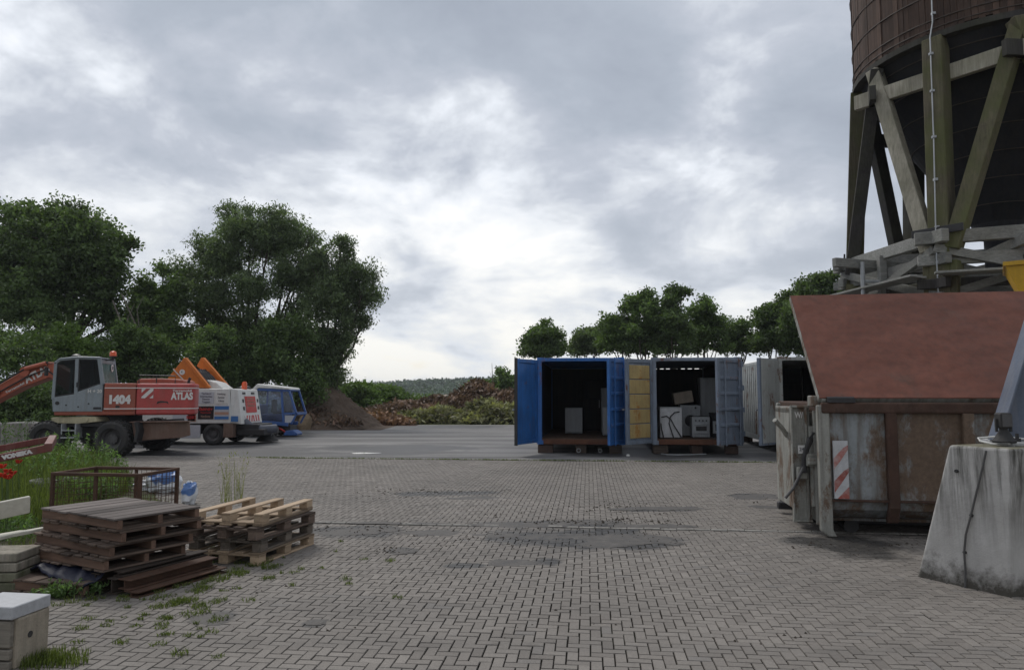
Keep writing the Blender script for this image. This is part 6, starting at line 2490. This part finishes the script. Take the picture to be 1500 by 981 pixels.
M_rustd = paint('rusty_steel_dark', (.055, .042, .036), .8, var=.4, scale=5, dirt=.2, streak=False, bump=.4, spec=.2)
bd = Vector((.40, .92, 0)).normalized()
bn = Vector((.92, -.40, 0)).normalized()
b0 = Vector((-3.24, 6.06, 0))
hbeam('rust brown steel beam lying nearest on the ground beside the dark pallets', b0 + bn * .18, b0 + bn * .18 + bd * .95, .0, .05, .16)
hbeam('rust brown steel beam lying on top of the lower one beside the dark pallets', b0 + bn * .10, b0 + bn * .10 + bd * .92, .052, .085, .14)
hbeam('dark steel beam under the right end of the dark pallets', b0 - bn * .05, b0 - bn * .05 + bd * .95, .0, .13, .11, M_rustd)
hbeam('upper dark steel beam carrying the right end of the dark pallets', b0 - bn * .04 + bd * .05, b0 - bn * .04 + bd * .95, .132, .045, .11, M_rustd)
hbeam('dark flat steel beam hidden in the shade under the dark pallets', b0 - bn * .22 - bd * .02, b0 - bn * .22 + bd * .95, .0, .16, .10, M_rustd)
# white canister between the two stacks
p = gnd(292, 806)
t = thing('canister', 'small white canister standing between the dark and the pale pallet stacks', 'canister', (p.x, p.y, 0))
MB().lathe([(.001, 0), (.085, 0), (.09, .02), (.09, .2), (.06, .25), (.03, .26), (.03, .29), (.001, .29)], n=18).build('body', M_white, t)
MB().lathe([(.035, .28), (.035, .31), (.001, .31)], n=12).build('cap', M_blacksteel, t)


def euro_pallet(label, c, rz, z, mat, flip=False, W=.8, L=1.05, group='pallets in the pale stack'):
    t = thing('pallet', label, 'pallet', (c[0], c[1], z), rz, group)
    H = .118
    fz = (lambda a: H - a) if flip else (lambda a: a)

    def bx(m, x0, x1, y0, y1, z0, z1):
        a, b_ = sorted((fz(z0), fz(z1)))
        m.bb((x0, y0, a), (x1, y1, b_))
    m = MB()
    for k, (x, wd) in enumerate(((-.345, .11), (-.175, .09), (0, .13), (.175, .09), (.345, .11))):
        j = random.uniform(-.01, .01)
        bx(m, x - wd / 2, x + wd / 2, -L / 2 + j, L / 2 + j, .100, .118)
    for y in (-L / 2 + .06, 0, L / 2 - .06):
        bx(m, -W / 2, W / 2, y - .06, y + .06, .082, .0995)
    m.build('deck', mat, t, .003)
    for x in (-W / 2 + .055, 0, W / 2 - .055):
        for y in (-L / 2 + .065, 0, L / 2 - .065):
            m = MB()
            bx(m, x - .05, x + .05, y - .06, y + .06, .018, .0815)
            m.build('block', mat, t, .004)
    for x in (-W / 2 + .055, 0, W / 2 - .055):
        m = MB()
        bx(m, x - .05, x + .05, -L / 2, L / 2, 0, .0175)
        m.build('runner', mat, t, .003)
    return t


EC = Vector((-2.68, 7.68, 0))
ER = R(-14)
euro_pallet('pale new pallet lying on the ground at the bottom of the right stack', EC, ER, 0, M_palN)
euro_pallet('grey weathered pallet second from below in the pale stack', EC + Vector((-.01, .02, 0)), ER + R(2), .12, M_palG)
euro_pallet('dark weathered pallet third from below in the pale stack', EC + Vector((.0, -.01, 0)), ER - R(2), .24, M_palD)
euro_pallet('pale new pallet lying upside down on top of the right stack', EC + Vector((-.02, .04, 0)), ER + R(3), .36, M_palN, True)


# ---- rusty mesh cage
def cage():
    n = Vector((-4.31, 8.5, 0))
    rz = R(-8)
    ux = Matrix.Rotation(rz, 3, 'Z') @ Vector((-1, 0, 0))
    t = thing('mesh_cage', 'rusty wire mesh cage box without lid behind the dark pallets', 'mesh cage', n, rz)
    L, W, H = 1.12, .72, .70
    for x in (-L, 0):
        for y in (0, W):
            MB().box((x, y, H / 2), (.04, .04, H)).build('post', M_rust, t, .004)
    for y in (0, W):
        MB().box((-L / 2 + (.0), y, H / 2), (.035, .03, H - .03)).build('post', M_rust, t, .004)
    m = MB()
    for z in (H, .12):
        for y in (0, W):
            m.box((-L / 2, y, z), (L - .0 + .042, .042, .038))
        for x in (-L, 0):
            m.box((x, W / 2, z), (.041, W - .04, .037))
    m.bb((-L, 0, .10), (0, W, .115))
    m.build('rail', M_rust, t, .004)
    m = MB()

    def grid(p, d, ln):
        k = 1
        while k * .07 < ln:
            q = Vector(p) + Vector(d) * k * .07
            m.cyl(q + Vector((0, 0, .13)), q + Vector((0, 0, H - .02)), .003, n=5, caps=False)
            k += 1
        k = 1
        while .12 + k * .07 < H - .02:
            q = Vector(p) + Vector((0, 0, .12 + k * .07))
            m.cyl(q + Vector(d) * .02, q + Vector(d) * (ln - .02), .003, n=5, caps=False)
            k += 1
    grid((-L, 0, 0), (1, 0, 0), L)
    grid((-L, W, 0), (1, 0, 0), L)
    grid((-L, 0, 0), (0, 1, 0), W)
    grid((0, 0, 0), (0, 1, 0), W)
    m.build('wire_mesh', M_rust, t)
    # a drop gate swung slightly inwards on the left
    return n, rz


cage()


def sack(label, c, dims, rz, seed, bands):
    rr = random.Random(seed)
    vs, fs = [], []
    nu, nv = 28, 16
    for j in range(nv + 1):
        th = math.pi * j / nv
        for i in range(nu):
            ph = 2 * math.pi * i / nu
            d = Vector((math.sin(th) * math.cos(ph), math.sin(th) * math.sin(ph), math.cos(th)))
            q = [math.copysign(abs(k) ** .75, k) for k in d]
            w_ = 1 + .09 * math.sin(5 * ph + 3 * th + seed) + .07 * math.sin(9 * th + 2 * ph) + rr.gauss(0, .02)
            vs.append((q[0] * dims[0] * w_, q[1] * dims[1] * w_, max(-.92 * dims[2], q[2] * dims[2] * w_)))
    for j in range(nv):
        for i in range(nu):
            fs.append((j * nu + i, j * nu + (i + 1) % nu, (j + 1) * nu + (i + 1) % nu, (j + 1) * nu + i))
    b = NB('sack_plastic')
    v = b.coord()
    w_ = b.noise(v, 1.5, 3)
    sx = b.n('ShaderNodeSeparateXYZ')
    b.l(v, sx.inputs[0])
    k = b.math('ADD', b.math('MULTIPLY', sx.outputs[bands[0]], bands[1]), b.math('MULTIPLY', w_, 1.2))
    k = b.math('FRACT', k)
    col = b.mix(b.ramp(k, [(.70, 0.0), (.74, 1.0)]), (.62, .64, .67), (.08, .17, .40))
    fn = b.noise(v, 9, 5, .7)
    col = b.mix(b.ramp(fn, [(.55, 0.0), (.75, .4)]), col, (.25, .24, .22))
    b.bsdf(col, .35, 0, b.bump(fn, .5, .03), .5)
    o = MB().add(vs, fs, True).build('sack', b.m, None, 0, (c[0], c[1], dims[2] * .92 + c[2]), (0, 0, rz))
    return tag(o, label, 'sack', 'blue and white plastic sacks')


p = gnd(277, 738)
sack('upright white and blue plastic sack beside the right end of the mesh cage', (p.x, p.y, 0), (.10, .14, .17), .2, 3, (2, 2.6))
p = gnd(240, 722)
sack('crumpled blue and white plastic sack seen through the right side of the mesh cage', (p.x - .05, p.y + .1, 0), (.26, .19, .19), .3, 7, (2, 2.2))
p = gnd(193, 726)
sack('flat white plastic sack behind the front of the mesh cage', (p.x + .1, p.y + .6, 0), (.36, .2, .10), -.1, 11, (1, .9))

# ---- bench with broken pale planks
M_plank = wood('plank_cream', (.55, .53, .46), (.42, .40, .34), .6, .7, 0)


def bench():
    t = thing('broken_bench', 'broken bench with cream planks on dark posts at the left edge', 'bench', (-4.9, 6.55, 0))
    o = Vector((-4.9, 6.55, 0))
    a, b_ = Vector((-4.56, 6.95, .60)), Vector((-5.35, 5.82, .45))
    MB().beam(a - o, b_ - o, .03, .165, (0.25, 0, 1)).build('backrest', M_plank, t, .006)
    m = MB()
    a, b_ = Vector((-4.42, 7.0, .37)), Vector((-5.35, 5.75, .27))
    d = (b_ - a).normalized()
    r = Vector((d.y, -d.x, 0))
    # splintered seat board
    poly = [(0, -.02), (.05, .02), (.18, .03), (.2, .07), (.35, .085), (1.5, .09), (1.5, -.09), (.4, -.08), (.3, -.05), (.15, -.055)]
    vs = []
    for s_ in (-.016, .016):
        for (u, w_) in poly:
            vs.append(a + d * u + r * w_ + Vector((0, 0, s_)) - o)
    n = len(poly)
    m.add(vs, [tuple(range(n)), tuple(range(2 * n - 1, n - 1, -1))] + [(i, n + i, n + (i + 1) % n, (i + 1) % n) for i in range(n)])
    m.build('seat', M_plank, t, .004)
    m = MB()
    for f in (.35, 1.2):
        p = Vector((-4.46, 6.9, 0)) + d * f - o
        p.z = 0
        m.beam(p, p + Vector((-.06, .05, .62 - .08 * f)), .05, .07)
        m.beam(p + r * -.15, p + r * -.15 + Vector((0, 0, .30)), .05, .06)
        m.beam(p + Vector((0, 0, .27)) + r * .1, p + Vector((0, 0, .27)) - r * .16, .04, .05)
    m.build('leg', M_blacksteel, t, .004)
    p = Vector((-4.35, 7.25, 0))
    q = thing('rusty_post', 'short rusty steel post standing behind the broken bench', 'post', p)
    MB().cyl((0, 0, 0), (.02, 0, .46), .045, n=12).build('shaft', paint('post_rust_red', (.18, .05, .04), .8, var=.4, rust=.4, dirt=.2), q)
    MB().cyl((.02, 0, .46), (.02, 0, .475), .055, n=12).build('cap', M_rust, q)


bench()

# ---- stacked concrete kerbs
M_kconc = paint('kerb_concrete', (.34, .31, .26), .9, var=.22, scale=4, dirt=.4, dirtcol=(.10, .095, .07), bump=.4, spec=.15)
M_kmoss = paint('kerb_mossy', (.21, .205, .15), .9, var=.3, scale=4, dirt=.4, dirtcol=(.07, .08, .04), bump=.4, spec=.15)
KN = ('topmost', 'second', 'third', 'lowest')
for k in range(4):
    z = .24 - .08 * k
    for j in range(1):
        o = MB().bb((-1.0, -.02, 0), (0, .34, .074)).build('kerb_stone', M_kconc if k < 2 else M_kmoss, None, .012, (-4.12 + random.uniform(-.012, .012), 6.18, z), (0, 0, R(4) + random.uniform(-.02, .02)), 2)
        tag(o, f'{KN[k]} kerb slab of the low stack at the left edge below the bench', 'kerb stone', 'kerb slabs stacked at the left edge')
# ---- concrete block with hole and granite slab
M_blk = paint('block_concrete', (.36, .315, .25), .9, var=.2, scale=5, dirt=.35, dirtcol=(.16, .14, .11), bump=.45, spec=.15)
t = thing('concrete_block', 'weathered tan concrete block with a hole in its side at the bottom left corner', 'concrete block', (-2.96, 4.43, 0), R(-6))
MB().bb((-.50, .03, 0), (0, .29, .295)).build('body', M_blk, t, .012, seg=2)
m = MB()
for z0, z1 in ((0, .05), (.06, .12), (.132, .285)):
    m.bb((-.50, -.005, z0), (-.022, .032, z1))
m.build('front_boards', wood('old_board_grey', (.22, .20, .17), (.10, .09, .075), 1, .9, 0), t, .006)
MB().cyl((-.01, .13, .175), (.0035, .13, .175), .019, n=14).build('hole', M_black, t)
M_gran = paint('granite', (.42, .43, .45), .55, var=.15, scale=30, dirt=.05, bump=.1, spec=.4)
o = MB().bb((-.36, -.015, 0), (-.015, .285, .075)).build('granite_slab', M_gran, None, .005, (-2.95, 4.43, .297), (0, 0, R(-8)))
tag(o, 'pale grey granite slab lying on the tan concrete block', 'granite slab')
# ---- stone planter
p = gnd(80, 724)
t = thing('stone_planter', 'round grey stone planter half hidden in the weeds left of the mesh cage', 'planter', (p.x, p.y, 0))
MB().lathe([(.001, 0), (.22, 0), (.28, .05), (.34, .2), (.36, .21), (.36, .25), (.32, .25), (.29, .2), (.001, .19)], n=28).build('bowl', M_conc, t)
MB().lathe([(.30, .2), (.001, .225)], n=20).build('soil', M_soil, t)


# ---- red drawbar frame
def drawbar():
    Mr = paint('drawbar_red', (.155, .035, .03), .6, var=.3, rust=.3, rustcol=(.10, .05, .035), dirt=.25, dirtcol=(.22, .14, .11), bump=.15)
    o = Vector((-6.6, 8.6, 0))
    t = thing('drawbar_frame', 'faded red steel drawbar frame with white lettering standing in the weeds', 'drawbar', o)
    n0, n1 = Vector((-5.85, 9.25, .965)), Vector((-7.5, 7.7, .52))
    f0, f1 = Vector((-6.38, 10.1, 1.02)), Vector((-8.6, 8.7, .52))
    m = MB().beam(n0 - o, n1 - o, .05, .095)
    m.build('near_beam', Mr, t, .006)
    MB().beam(f0 - o, f1 - o, .05, .085).build('far_beam', Mr, t, .006)
    MB().beam(n0 - o + Vector((.0, -.04, .0)), f0 - o + Vector((0, .04, 0)), .09, .105).build('cross_beam', Mr, t, .006)
    m = MB()
    for a, b_, f in ((n0, n1, .55), (f0, f1, .5)):
        p = a.lerp(b_, f) - o
        m.beam((p.x, p.y, 0), p - Vector((0, 0, .04)), .05, .05)
        m.box((p.x, p.y, .01), (.16, .16, .02))
    p, q = n0.lerp(n1, .55) - o, f0.lerp(f1, .5) - o
    m.beam(p - Vector((0, 0, .2)), q - Vector((0, 0, .2)), .05, .05)
    m.build('stand', M_rust, t)
    d = (n1 - n0)
    az = math.atan2(-d.y, -d.x)
    tilt = math.atan2(d.z, math.hypot(d.x, d.y))
    d.normalize()
    r = Vector((-d.y, d.x, 0)).normalized()
    if r.y > 0:
        r = -r
    p = n0.lerp(n1, .155) - o + r * .027
    text('VOMEKA', .066, M_text, t, p, (R(90), tilt, az), bold=.006, sx=1.15)


drawbar()


# the air over the valley
b = NB('haze_air')
pv_ = b.n('ShaderNodeVolumePrincipled')
pv_.inputs['Color'].default_value = (.86, .91, 1.0, 1)
pv_.inputs['Density'].default_value = .00030
pv_.inputs['Anisotropy'].default_value = .2
b.l(pv_.outputs[0], b.out.inputs['Volume'])
o = MB().bb((-3100, -100, -24), (3100, 3600, 24)).build('haze', b.m)
tag(o, kind='stuff')

# lettering becomes real mesh
bpy.context.view_layer.update()
dg = bpy.context.evaluated_depsgraph_get()
for o in [q for q in COL.objects if q.type == 'FONT']:
    me = bpy.data.meshes.new_from_object(o.evaluated_get(dg))
    n_ = bpy.data.objects.new('lettering', me)
    COL.objects.link(n_)
    n_.parent = o.parent
    n_.location, n_.rotation_euler, n_.scale = o.location, o.rotation_euler, o.scale
    bpy.data.objects.remove(o)
